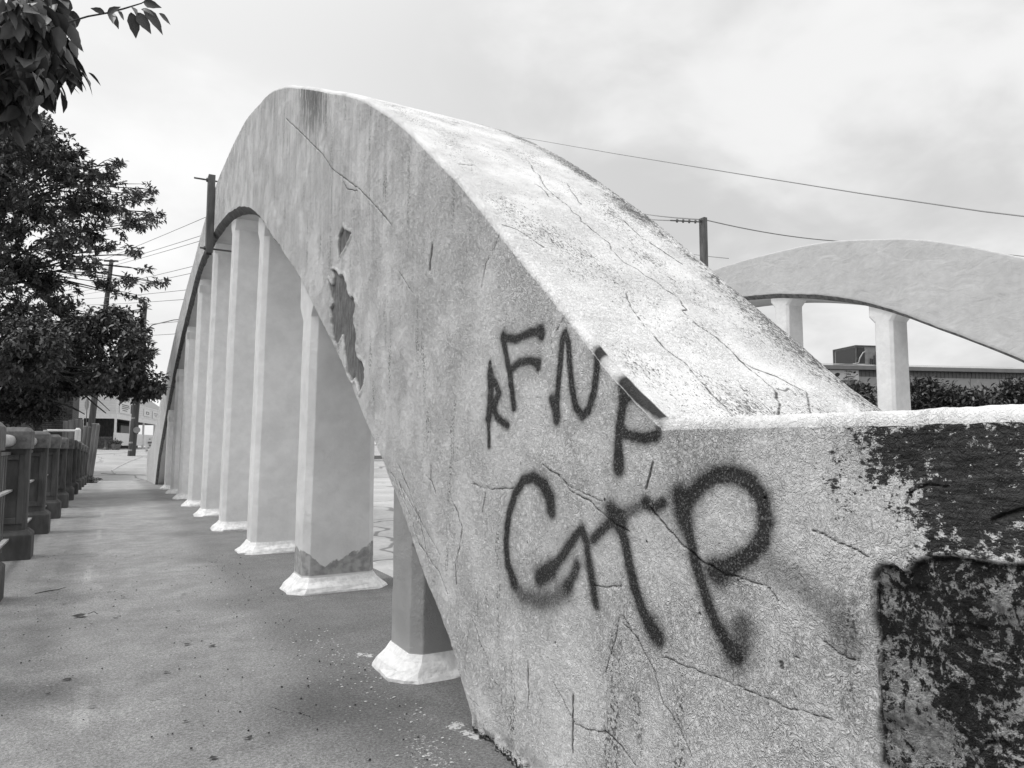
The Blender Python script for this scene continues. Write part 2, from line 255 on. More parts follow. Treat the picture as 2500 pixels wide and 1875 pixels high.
BLOBS_B=[(-1.52,16.42,2.93,0.86,0.7),(-0.98,18.89,3.26,0.83,0.65),(-0.37,17.14,3.57,0.51,0.38),(-0.0,17.77,3.83,0.4,0.31),(0.28,16.69,3.13,0.38,0.42),(0.63,17.37,3.1,0.18,0.12),(0.15,16.97,2.68,0.6,0.43),(0.76,16.86,2.35,0.23,0.29),(0.41,17.63,2.3,0.49,0.29),(-0.18,17.63,2.5,0.53,0.37),(-0.71,18.68,2.52,0.55,0.38),(-1.55,17.95,2.34,0.68,0.47),(-1.98,18.77,2.2,0.71,0.62),(-1.65,18.53,1.84,0.7,0.31),(-2.61,18.97,2.72,0.7,0.88),(0.49,17.92,3.7,0.14,0.28)]
BLOBS_C=[(-0.35,3.03,2.63,0.1,0.07),(-0.29,3.38,2.78,0.07,0.07),(-0.29,3.43,2.92,0.06,0.04),(-0.38,3.4,2.66,0.11,0.07),(-0.39,3.23,2.46,0.05,0.06),(-0.26,3.31,2.63,0.05,0.04),(-0.29,3.06,2.43,0.05,0.03),(-0.42,3.37,2.41,0.03,0.06),(-0.51,3.24,2.58,0.12,0.18)]
TWIG=[(-0.342,3.1,2.606),(-0.21,3.1,2.702),(-0.145,3.1,2.746),(-0.084,3.1,2.778),(-0.029,3.1,2.812),(0.034,3.1,2.855),(0.083,3.1,2.905)]
TLEAF=[((-0.091,3.1,2.779),(-0.136,3.078,2.77),0.5),((-0.081,3.1,2.775),(-0.043,3.056,2.796),0.5),((-0.071,3.1,2.785),(-0.035,3.135,2.744),0.45),((-0.046,3.1,2.796),(-0.016,3.149,2.794),0.4),((-0.068,3.1,2.786),(-0.06,3.059,2.726),0.35),((-0.001,3.1,2.807),(0.024,3.13,2.721),0.75),((0.021,3.1,2.813),(0.071,3.091,2.738),0.7),((0.035,3.1,2.831),(0.073,3.065,2.814),0.5),((0.042,3.1,2.837),(0.117,3.079,2.763),0.5),((0.074,3.1,2.83),(0.119,3.127,2.795),0.55),((0.098,3.1,2.833),(0.149,3.137,2.82),0.4),((0.041,3.1,2.864),(0.095,3.054,2.835),0.5),((-0.017,3.1,2.853),(-0.032,3.111,2.889),0.5),((-0.001,3.1,2.83),(0.022,3.054,2.795),0.6)]
GCRACK=[[(0.116,3.56),(0.16,3.558),(0.218,3.549),(0.282,3.536),(0.339,3.5),(0.401,3.456),(0.463,3.412),(0.499,3.374),(0.531,3.319),(0.593,3.245),(0.64,3.207),(0.677,3.122),(0.721,3.077),(0.763,2.998)],[(-0.215,3.852),(-0.184,3.854)],[(0.492,4.312),(0.566,4.297)]]
LITTER=[(-0.123,5.432),(-0.353,6.449),(-0.247,7.109),(0.033,6.213),(0.433,5.295),(-0.231,5.89),(-0.026,3.568),(0.528,4.303),(0.412,4.405),(0.358,2.792),(-0.196,3.846),(0.494,2.914),(0.28,3.925),(0.305,3.208),(0.072,5.288),(-0.058,5.178),(-0.136,4.03),(0.122,5.951),(0.514,5.864),(0.581,5.74)]
SPLAT=[(1.192,3.777),(1.223,3.734),(1.24,2.655),(1.234,2.567),(1.211,2.648),(1.244,2.517)]
PALE=[(-0.088,10.756,-0.079,9.761,0.035),(-0.124,7.601,-0.126,6.808,0.04),(-0.072,13.695,-0.075,12.757,0.03),(-0.064,3.872,-0.057,3.342,0.045),(-0.124,6.727,-0.029,6.483,0.05)]
LONGW=[(11.672,33.149,17.299),(9.544,24.37,13.165),(7.953,17.807,10.042),(6.367,11.265,6.827),(5.314,6.92,4.7),(4.696,4.37,3.464),(4.359,2.98,2.793),(4.147,2.105,2.38),(4.063,1.759,2.226)]



# ---------------------------------------------------------------- materials
def stucco(name, base=.56, masks=False, rough_bump=1., top=False, worn=False, grime=True):
    m, t, p = material(name)
    P = t.pos()
    big = t.noise(P, 1.3, 4, .6); mid = t.noise(P, 9, 4, .6)
    col = t.mul(base, t.mul(t.step(big, .3, .7, .93, 1.06), t.step(mid, .3, .7, .95, 1.04)))
    # wrinkled coat: ridges of a centimetre, plus finer grain
    w1 = t.noise(P, 62, 3, .6, 1.4); ridge = t.math('ABSOLUTE', t.sub(w1, .5))
    w2 = t.noise(P, 150, 3, .6, 1.)
    patch = t.step(t.noise(P, 3.5, 3, .6), .38, .62, .35, 1.)
    hgt = t.add(t.mul(t.mul(t.step(ridge, 0., .16, 1., 0.), patch), .55), t.add(t.mul(w2, .38), t.mul(t.noise(P, 22, 3), 1.1)))
    if masks: col = t.mul(col, t.lerp(1., t.step(ridge, .0, .10, 1.10, .90), patch)); col = t.mul(col, t.step(w2, .34, .5, .92, 1.02))  # ridges lighter, creases darker: relief shading put into the colour
    # tiny dark pits
    pit = t.step(t.noise(P, 85, 2, .5), .30, .24)
    pit = t.mul(pit, t.step(t.noise(P, 4.5, 3, .6), .5, .68))
    if grime: col = t.lerp(col, t.mul(col, .35), t.mul(pit, .9))
    if worn:
        x, y, z = t.sep(P)[:3]
        lim = t.mx(t.add(.19, t.mul(t.sub(x, 1.44), .42)), t.sub(.19, t.mul(t.sub(x, 1.44), .8)))
        lim = t.add(lim, t.mul(t.sub(t.noise(P, 14, 4), .5), .10))
        k = t.mul(t.step(t.sub(lim, z), 0., .012), t.step(z, .12, .13))
        col = t.lerp(col, t.mul(.38, t.step(t.noise(P, 20, 5), .3, .7, .7, 1.2)), k)
    if top:
        # rain-washed upper face: black flecks in drifts, a mossy strip along the far arris
        u = t.attr('mask')  # r crack, g across 0..1, b ridge line
        st = t.comb(t.sep(P)[0], t.mul(t.sep(P)[1], .45), t.mul(t.sep(P)[2], .45))
        fl = t.noise(st, 150, 4, .7); dr = t.noise(t.comb(t.sep(P)[0], t.mul(t.sep(P)[1], .6), t.mul(t.sep(P)[2], .6)), 3.2, 4, .65)
        acr = u[1]
        far = t.step(acr, .80, .93)
        lowz = t.step(t.sep(P)[2], 3.6, 1.4, .0, 1.)
        f = t.step(t.add(fl, t.add(t.mul(t.sub(dr, .5), .45), t.add(t.mul(far, .10), t.mul(lowz, .03)))), .60, .66)
        edge = t.step(acr, .0, .1, 0., 1.)
        col = t.lerp(col, .06, t.mul(t.mul(f, edge), .85))
        g2 = t.step(t.add(t.noise(st, 38, 6, .75), t.add(t.mul(far, .16), t.mul(t.sub(dr, .5), .5))), .56, .75)
        col = t.lerp(col, t.mul(col, .50), t.mul(g2, t.mul(.62, edge)))
        mossy = t.mul(t.step(t.noise(P, 6, 4, .7), .45, .62), t.mul(far, t.step(acr, 1., .95)))
        col = t.lerp(col, .10, t.mul(mossy, t.step(t.noise(st, 70, 3, .6), .42, .56)))
        crest = t.step(t.sep(P)[2], 4.3, 5.0)
        col = t.lerp(col, t.mul(col, .55), t.mul(crest, t.step(t.noise(t.comb(t.mul(t.sep(P)[0], 3.), t.mul(t.sep(P)[1], 9.), 0.), 2., 4, .7), .45, .6)))
        hgt = t.add(hgt, t.mul(g2, -.4))
        cr = u[0]
        col = t.lerp(col, .03, t.mul(t.step(t.add(cr, t.mul(t.sub(t.noise(P, 60, 3), .5), .3)), .66, .92), .9))
        col = t.lerp(col, .012, t.math('MINIMUM', u[2], .97))
        nb = t.bump(t.add(hgt, t.mul(t.step(cr, .6, 1.), -1.)), .0065 * rough_bump)
    elif masks:
        paint, dark, peel, crack = t.attr('mask'); spall, light, streak, lip = t.attr('mask2')
        x, y, z = t.sep(P)[:3]
        sv = t.comb(0., t.mul(y, 1.), t.mul(z, .09))
        s1 = t.noise(sv, 16, 5, .65); s2 = t.noise(sv, 52, 4, .7)
        col = t.mul(col, t.lerp(1., t.step(s1, .3, .7, .86, 1.12), streak))
        blot = t.noise(P, 4., 4, .65); col = t.mul(col, t.lerp(1., t.step(blot, .3, .7, .93, 1.06), .8))
        col = t.lerp(col, t.mul(col, .28), t.mul(lip, t.step(t.add(s2, t.mul(t.sub(lip, .5), .25)), .50, .60)))
        # old grime in vertical drifts
        gr = t.mul(t.step(t.noise(t.comb(0., y, t.mul(z, .22)), 7., 4, .6), .56, .68), t.step(t.noise(P, 100, 3, .6), .50, .58))
        col = t.lerp(col, .07, t.mul(gr, .85))
        pc = t.mul(.135, t.step(t.noise(t.comb(0., y, t.mul(z, .25)), 38, 4, .7), .3, .7, .6, 1.7))
        col = t.lerp(col, pc, peel)
        col = t.lerp(col, .74, t.mul(t.mul(light, t.sub(1., spall)), t.sub(1., peel)))
        sp_n = t.noise(P, 42, 5, .72, .5)
        db = t.step(t.add(t.mul(dark, .92), t.add(t.mul(t.sub(sp_n, .5), 1.7), t.mul(t.sub(t.noise(t.comb(0., t.mul(y, .5), z), 95, 5, .8), .5), 2.4))), .42, .60)
        brush = t.noise(t.comb(0., t.mul(y, .12), z), 130, 3, .7)
        tar = t.mul(.038, t.step(brush, .3, .7, .40, 2.0))
        col = t.lerp(col, tar, t.mul(db, t.step(t.noise(t.comb(0., t.mul(y, .4), z), 60, 4, .6), .70, .66)))
        sn = t.add(t.noise(P, 19, 8, .78, 1.), t.add(t.mul(light, .13), t.mul(t.sub(t.noise(P, 75, 5, .75), .5), .75)))
        scol = t.lerp(t.mul(.022, t.step(t.noise(P, 60, 4, .7), .3, .7, .4, 2.)), t.mul(.60, t.step(t.noise(P, 60, 6, .75), .28, .72, .35, 1.2)), t.step(sn, .53, .60))
        col = t.lerp(col, scol, spall)
        pn = t.mul(paint, t.step(t.noise(P, 190, 2, .6), .25, .6, .72, 1.08))
        col = t.lerp(col, .012, t.math('MINIMUM', pn, .97))
        col = t.lerp(col, .02, t.mul(t.step(t.add(crack, t.mul(t.sub(t.noise(P, 70, 3), .5), .35)), .70, .95), .8))
        flat = t.sub(1., t.mul(peel, .8))
        hgt = t.add(t.mul(hgt, flat), t.mul(t.mul(spall, t.add(t.noise(P, 30, 6, .75), t.noise(P, 110, 4, .7))), 2.6))
        nb = t.bump(t.add(hgt, t.mul(t.step(crack, .6, 1.), -1.2)), .0125 * rough_bump)
    else:
        nb = t.bump(hgt, .0030 * rough_bump)
    if not top: nb = t.bump(t.noise(t.comb(t.sep(P)[0], t.mul(t.sep(P)[1], .6), t.sep(P)[2]), 4.5, 3, .5, .6), .035, .7 if (masks or 'far' in name) else .35, nb)
    t.put(p.inputs['Base Color'], grey(t, col)); t.put(p.inputs['Roughness'], .62)
    t.put(p.inputs['Specular IOR Level'], .25)
    t.put(p.inputs['Normal'], nb)
    return m
M = {}
M['face'] = stucco('painted stucco side', .74, masks=True, rough_bump=1.15)
M['top'] = stucco('weathered upper face', .84, top=True, rough_bump=.9)
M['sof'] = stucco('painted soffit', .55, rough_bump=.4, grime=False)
M['pil'] = stucco('painted pillar', .80, rough_bump=.8, grime=False)
M['pil0'] = stucco('cracked pillar paint with shade tone', .36, rough_bump=1.)  # base colour darkened to include the arch's shade on this pillar
M['pilw'] = stucco('painted pillar with bare patch', .76, rough_bump=.8, worn=True, grime=False)
M['facefar'] = stucco('painted stucco of the far arch', .54, rough_bump=.7)
M['flare'] = simple('fresh white paint', .80, .55, .16, 26, 45, .005)
M['band'] = simple('bare stained edge', .12, .85, .5, 14, 50, .004)
M['concrete'] = simple('weathered railing concrete', .075, .85, .45, 7, 45, .004, stretch=(1, 1, .35))
M['conclight'] = simple('worn cap concrete', .13, .85, .4, 12, 60, .004)
M['pipe'] = simple('galvanised pipe', .62, .35, .12, 10, 40, .0003)
M['steel'] = simple('dark painted steel', .10, .55, .4, 12, 50, .001, stretch=(1, 1, .25))
M['rail'] = simple('grey steel pickets', .13, .55, .35, 10, 50, .001, stretch=(1, 1, .3))
M['raillight'] = simple('steel bar in a lit tone', .38, .5, .2, 14, 50, .001)  # paler than the pickets: light on the bar tops put into the colour
M['wire'] = simple('cable', .26, .6, .1, 5, 10, 0)
M['wood'] = simple('weathered timber', .16, .85, .4, 9, 40, .003, stretch=(1, 1, .12))
M['pole'] = simple('creosoted pole', .065, .85, .4, 9, 40, .004, stretch=(1, 1, .12))
M['bark'] = simple('bark', .035, .9, .4, 18, 60, .006, stretch=(1, 1, .4))
M['leafA'] = simple('maple foliage', .125, .5, .45, 1.6, 20, 0)
M['leafB'] = simple('dark foliage', .08, .5, .5, 1.4, 20, 0)  # darker leaf colour of the lower tree and the undergrowth
M['leafC'] = simple('near leaves', .07, .45, .25, 9, 70, .001)
M['shrub'] = simple('shrub foliage', .095, .5, .6, 1., 20, 0)
M['white'] = simple('white paint', .70, .6, .08, 5, 40, .001)
M['dark'] = simple('dark interior', .02, .6, .3, 3, 20, 0)
M['glass'] = simple('window glass', .05, .08, .2, 2, 3, 0)
M['wall'] = simple('painted metal wall', .42, .6, .06, 2, 30, .001)
M['ribs'] = simple('ribbed metal band', .16, .5, .12, 3, 30, 0)
M['fascia'] = simple('eave trim', .22, .5, .1, 3, 30, 0)
M['rubber'] = simple('rubber', .018, .8, .2, 10, 50, 0)
M['hub'] = simple('wheel rim', .35, .35, .2, 10, 50, 0, metal=.6)
M['chip'] = simple('paint flake', .62, .7, .2, 30, 40, 0)
M['grit'] = simple('grit', .05, .9, .5, 30, 40, 0)
M['dead'] = simple('dry leaf', .045, .8, .4, 40, 60, .001)
M['grass'] = simple('grass verge', .05, .9, .4, 6, 60, .02)
M['kerb'] = simple('kerb concrete', .45, .8, .15, 4, 50, .003)
M['print'] = simple('printing', .035, .7, .1, 10, 40, 0)
M['tin'] = simple('sheet metal housing', .28, .45, .2, 5, 30, 0)
M['coil'] = simple('condenser coil', .05, .6, .3, 40, 50, 0)

def brick_mat():
    m, t, p = material('dark brick')
    x, y, z = t.sep(t.pos())[:3]
    b = t.new('ShaderNodeTexBrick'); t.put(b.inputs['Vector'], t.comb(t.add(x, t.mul(y, 1.)), z, 0.))
    b.inputs['Scale'].default_value = 1; b.inputs['Brick Width'].default_value = .22; b.inputs['Row Height'].default_value = .075
    b.inputs['Mortar Size'].default_value = .009
    b.inputs['Color1'].default_value = (.035,) * 3 + (1,); b.inputs['Color2'].default_value = (.06,) * 3 + (1,); b.inputs['Mortar'].default_value = (.012,) * 3 + (1,)
    g = t.new('ShaderNodeRGBToBW'); t.l.new(b.outputs['Color'], g.inputs[0])
    t.put(p.inputs['Base Color'], grey(t, t.mul(g.outputs[0], t.step(t.noise(t.pos(), 3, 4), .3, .7, .7, 1.3)))); t.put(p.inputs['Roughness'], .85)
    t.put(p.inputs['Normal'], t.bump(b.outputs['Fac'], -.008))
    return m
M['brick'] = brick_mat()
def siding_mat():
    m, t, p = material('white clapboard')
    x, y, z = t.sep(t.pos())[:3]
    f = t.math('FRACT', t.mul(z, 5.)); ln = t.step(f, .0, .12, .72, 1.)
    t.put(p.inputs['Base Color'], grey(t, t.mul(t.mul(.72, ln), t.step(t.noise(t.pos(), 2, 4), .3, .7, .93, 1.05)))); t.put(p.inputs['Roughness'], .6)
    t.put(p.inputs['Normal'], t.bump(f, .03))
    return m
M['siding'] = siding_mat()
def walk_mat():
    m, t, p = material('walkway concrete')
    P = t.pos(); x, y, z = t.sep(P)[:3]
    cr, st, wh, pale = t.attr('mask')
    g1 = t.noise(P, 380, 2, .7); g2 = t.noise(P, 90, 4, .7, .8); g3 = t.noise(P, 4.5, 6, .66)
    g4 = t.noise(t.comb(t.mul(x, .8), y, z), 1.1, 5, .6)
    near = t.step(y, 7., 2.5)
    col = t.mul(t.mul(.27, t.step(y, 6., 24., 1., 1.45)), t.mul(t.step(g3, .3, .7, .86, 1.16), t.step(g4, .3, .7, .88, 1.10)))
    col = t.mul(col, t.step(g2, .32, .68, .60, 1.40)); col = t.mul(col, t.step(g1, .3, .7, .60, 1.42))
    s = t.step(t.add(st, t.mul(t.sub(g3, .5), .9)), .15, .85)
    col = t.lerp(col, t.mul(col, .45), t.mul(s, .62))  # stain along the arch, with the pillars' painted shade
    blot = t.mul(t.step(t.noise(P, 13, 3, .6), .70, .74), .6); col = t.lerp(col, .04, blot)
    # pale chips of stone and worn paint
    sp = t.step(t.voro(P, 34), .085, .05); sp = t.mul(sp, t.step(t.noise(P, 6., 3, .6), .54, .60)); col = t.lerp(col, .42, t.mul(sp, .8))
    sk = t.step(t.voro(t.vmul(P, (1., 1.6, 1.)), 21), .085, .055); sk = t.mul(sk, t.step(t.noise(P, 3.1, 3, .6), .50, .58)); col = t.lerp(col, .025, t.mul(sk, .9))
    whn = t.step(t.add(wh, t.mul(t.sub(t.noise(P, 60, 4, .7), .5), 1.6)), .62, .72)
    col = t.lerp(col, .62, whn)
    col = t.lerp(col, t.mul(col, 1.9), t.mul(pale, t.step(t.noise(P, 25, 5, .7), .3, .6)))
    jn = t.mul(t.step(t.noise(t.comb(t.mul(x, .25), y, 0.), 9, 4, .6), .62, .68), .0)
    col = t.lerp(col, .012, t.mul(t.step(t.add(cr, t.mul(t.sub(t.noise(P, 30, 4, .7), .5), .9)), .78, .98), .9))
    t.put(p.inputs['Base Color'], grey(t, col)); t.put(p.inputs['Roughness'], .82); t.put(p.inputs['Specular IOR Level'], .3)
    h = t.add(t.mul(g1, .6), t.add(t.mul(g2, .9), t.mul(t.step(cr, .8, 1.), -2.)))
    t.put(p.inputs['Normal'], t.bump(h, .0045))
    return m
M['walk'] = walk_mat()
def road_mat(name, v, crk=True):
    m, t, p = material(name)
    P = t.pos()
    col = t.mul(v, t.mul(t.step(t.noise(P, .6, 5, .6), .3, .7, .86, 1.12), t.step(t.noise(P, 12, 5, .7), .3, .7, .88, 1.1)))
    if crk:
        wv = t.new('ShaderNodeVectorMath', operation='ADD'); t.put(wv.inputs[0], P)
        nz = t.new('ShaderNodeTexNoise'); nz.inputs['Scale'].default_value = 1.1; t.put(nz.inputs['Vector'], P); t.l.new(nz.outputs['Color'], wv.inputs[1])
        v2 = t.new('ShaderNodeTexVoronoi', feature='DISTANCE_TO_EDGE'); t.l.new(wv.outputs[0], v2.inputs['Vector']); v2.inputs['Scale'].default_value = .22
        col = t.lerp(col, t.mul(col, .45), t.step(v2.outputs[0], .012, .004))
    t.put(p.inputs['Base Color'], grey(t, col)); t.put(p.inputs['Roughness'], .85)
    t.put(p.inputs['Normal'], t.bump(t.noise(P, 150, 3), .003))
    return m
M['road'] = road_mat('pale road concrete', .47)
M['ground'] = road_mat('pale pavement', .38)
M['bank'] = simple('scrubby bank', .045, .95, .5, 3, 20, .03)

# ---------------------------------------------------------------- terrain
DECKP = [(-30, 0), (11, 0), (22, -.08), (32, -.30), (33, -.33)]
def D(y): return np.interp(y, [a for a, b in DECKP], [b for a, b in DECKP])
def Hfar(x, y):
    L = np.interp(y, [31.8, 33, 40, 48, 60, 66, 120, 600], [-.33, -.34, .0, .43, .60, .68, .85, .95])
    Rr = np.interp(y, [31.8, 33, 37, 43, 46, 50, 56, 66, 120, 600], [-.48, -.44, .2, .36, .6, .72, .78, .81, .9, .95])
    k = sstep(np.asarray(x, float), 3., 8.)
    return L * (1 - k) + Rr * k
def H(x, y):
    x = np.asarray(x, float); y = np.asarray(y, float)
    far = Hfar(x, y)
    near = np.where(x < -1.2, -3.2, np.where(x < 14.2, -.62, np.clip(-.25 + .02 * (x - 14), -.3, .3)))
    near = np.where((y < -4), np.where(x < -1.2, -3.2, -.3), near)
    k = (y > 31.9).astype(float)
    v = near * (1 - k) + far * k
    v = np.where((x < -2.0) & (y > 31.9), np.interp(y, [31.9, 45, 55], [-.8, -.1, .55]), v)
    return v
xs = np.concatenate([np.linspace(-400, -20, 12), np.linspace(-16, -3, 8), [-1.3, -1.15], np.linspace(0, 14, 15), [14.25], np.linspace(16, 50, 18), np.linspace(60, 600, 14)])
ys = np.concatenate([np.linspace(-60, -6, 6), [-4.1, -3.9], np.linspace(0, 31.5, 12), [31.85, 31.95], np.linspace(33, 70, 38), np.linspace(75, 1500, 20)])
GX, GY = np.meshgrid(xs, ys, indexing='ij'); GZ = H(GX, GY)
def grid_faces(a, b):
    i, j = np.meshgrid(np.arange(a - 1), np.arange(b - 1), indexing='ij'); k = (i * b + j).ravel()
    return np.stack([k, k + b, k + b + 1, k + 1], 1)
o = mkobj('ground', np.stack([GX, GY, GZ], -1).reshape(-1, 3), grid_faces(len(xs), len(ys)), [M['ground'], M['bank']])
pc = [(p.center.x, p.center.y) for p in o.data.polygons]
mi = np.array([1 if (a < -1.25 or a > 60 or (b > 150) or (a > 14.2 and b < 30)) else 0 for a, b in pc], dtype=np.int32)
o.data.polygons.foreach_set('material_index', mi)
tag(o, kind='structure')

# walkway with its wear, plus painted shade at the pillar bases, recorded on the vertices
yy = [-3., 0., 1.2, 1.7]
while yy[-1] < 31.9: yy.append(yy[-1] + max(.007, .0016 * yy[-1] ** 2))
yy[-1] = 31.9; yy = np.array(yy); xx = np.linspace(-1.08, 2.08, 400)
WX, WY = np.meshgrid(xx, yy, indexing='ij')
WZ = D(WY) + .004 * (fbm(WX * 1.5, WY * 1.2, 3) - .5)
cr = np.zeros(WX.shape)
for L in GCRACK: cr = np.maximum(cr, np.clip(1 - seg_dist(WX + .03 * (fbm(WX * 12, WY * 12, 5) - .5), WY + .03 * (fbm(WX * 12, WY * 12, 8) - .5), L) / .022, 0, 1))
yl = 0
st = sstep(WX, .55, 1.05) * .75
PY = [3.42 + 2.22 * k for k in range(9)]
for y0 in PY: st = np.maximum(st, sstep(np.hypot((WX - 1.6) / 1.1, (WY - y0 + .25) / .55), 1.3, .5))  # soft shade round each pillar base, painted into the stain mask
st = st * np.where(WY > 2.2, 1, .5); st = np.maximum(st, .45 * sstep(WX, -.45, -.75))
wh = np.zeros(WX.shape)
for (a, b) in SPLAT: wh = np.maximum(wh, .8 * sstep(np.hypot(WX - a, (WY - b) * .7), .07, .0))
wh = np.maximum(wh, .55 * sstep(np.abs(WX - (1.0 + .1 * (WY - 2.2))), .28, .0) * sstep(WY, 3.2, 2.5) * sstep(WY, 1.6, 2.1))
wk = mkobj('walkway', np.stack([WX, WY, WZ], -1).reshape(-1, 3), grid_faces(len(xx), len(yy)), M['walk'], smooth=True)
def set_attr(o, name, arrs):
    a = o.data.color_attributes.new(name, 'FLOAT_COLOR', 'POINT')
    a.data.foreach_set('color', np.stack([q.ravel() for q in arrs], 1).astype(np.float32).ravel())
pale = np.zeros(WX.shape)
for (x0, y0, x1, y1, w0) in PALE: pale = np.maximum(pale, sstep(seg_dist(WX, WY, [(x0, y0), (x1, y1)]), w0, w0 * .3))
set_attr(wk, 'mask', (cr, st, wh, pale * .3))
tag(wk, kind='structure')

def strip(name, x0, x1, y0, y1, dz, mat, n=40, th=.5):
    m = MB(); Y = np.linspace(y0, y1, n)
    rings = [[(x0, y, float(D(y)) + dz - th), (x1, y, float(D(y)) + dz - th), (x1, y, float(D(y)) + dz), (x0, y, float(D(y)) + dz)] for y in Y]
    m.rings(rings); return m.build(name, mat)
tag(strip('deck_slab', -1.15, 2.085, -3, 31.88, -.03, M['concrete'], th=.35), kind='structure')
tag(strip('kerb', 2.09, 2.2, -3, 31.88, .0, M['kerb'], th=.3), kind='structure')
tag(strip('road', 2.2, 11.75, -3, 31.9, -.15, M['road'], th=.2), kind='structure')
tag(strip('far_walkway', 11.76, 14.2, -3, 31.9, .0, M['road'], th=.35), kind='structure')
# verge and kerb past the bridge, seen under the arch
def patch(name, poly, dz, mat, kind='structure'):
    m = MB(); n = len(poly); vs = [(x, y, float(Hfar(x, y)) + dz) for x, y in poly]
    m.add(vs, [tuple(range(n))]); return tag(m.build(name, mat), kind=kind)
vp = MB()
for i in range(7):
    a, b = 6 + i * 2, 8 + i * 2
    ya = [37.3 + .12 * (a - 11), 43.2 - .05 * (a - 11)]; yb = [37.3 + .12 * (b - 11), 43.2 - .05 * (b - 11)]
    for k in range(6):
        f0, f1 = k / 6, (k + 1) / 6
        q = [(a, ya[0] + f0 * (ya[1] - ya[0])), (b, yb[0] + f0 * (yb[1] - yb[0])), (b, yb[0] + f1 * (yb[1] - yb[0])), (a, ya[0] + f1 * (ya[1] - ya[0]))]
        vp.add([(x, y, float(Hfar(x, y)) + .05) for x, y in q], [(0, 1, 2, 3)])
tag(vp.build('verge', M['grass']), kind='structure')
kb = MB()
kb.tube([(a, 37.15 + .12 * (a - 11), float(Hfar(a, 37.15)) + .03) for a in range(6, 21)], .09, 6)
# driveway kerb curving across the far approach
kb.tube([(x, y, float(Hfar(x, y)) + .0) for x, y in [(-.3, 36.2), (.3, 35.6), (1., 35.2), (2., 34.8)]], .05, 6)
kb.tube([(x, y, float(Hfar(x, y)) + .0) for x, y in [(.2, 36.), (.1, 38.), (.35, 40.), (.9, 43.5), (1.6, 47.)]], .05, 6)
tag(kb.build('kerb', M['kerb']), kind='structure')

# ---------------------------------------------------------------- the arch
def herm(P, y):
    P = np.array(P); X = P[:, 0]; Z = P[:, 1]; s = np.diff(Z) / np.diff(X)
    mm = np.zeros(len(X)); mm[1:-1] = (s[:-1] * np.diff(X)[1:] + s[1:] * np.diff(X)[:-1]) / (X[2:] - X[:-2]); mm[0] = s[0]; mm[-1] = s[-1]
    y = np.clip(y, X[0], X[-1]); i = np.clip(np.searchsorted(X, y) - 1, 0, len(X) - 2); h = X[i + 1] - X[i]; tt = (y - X[i]) / h
    return (2 * tt**3 - 3 * tt**2 + 1) * Z[i] + (tt**3 - 2 * tt**2 + tt) * h * mm[i] + (-2 * tt**3 + 3 * tt**2) * Z[i + 1] + (tt**3 - tt**2) * h * mm[i + 1]
XL, XR = 1.25, 2.30
Z0, Y0 = 1.166, 1.445
YEND = 31.3
def ext(y):
    e = herm(EXTR, y); e = np.where(y < Y0, Z0, e); return np.where(y > 29.76, .934 - (y - 29.76) * .01, e)
FOOT = [(2.50, -.06)] + INTR
def intr(y):
    e = herm(FOOT, y); base = D(y) - .08
    e = np.where((y < 2.5) | (y > 25.1), base, e); return np.maximum(e, base)

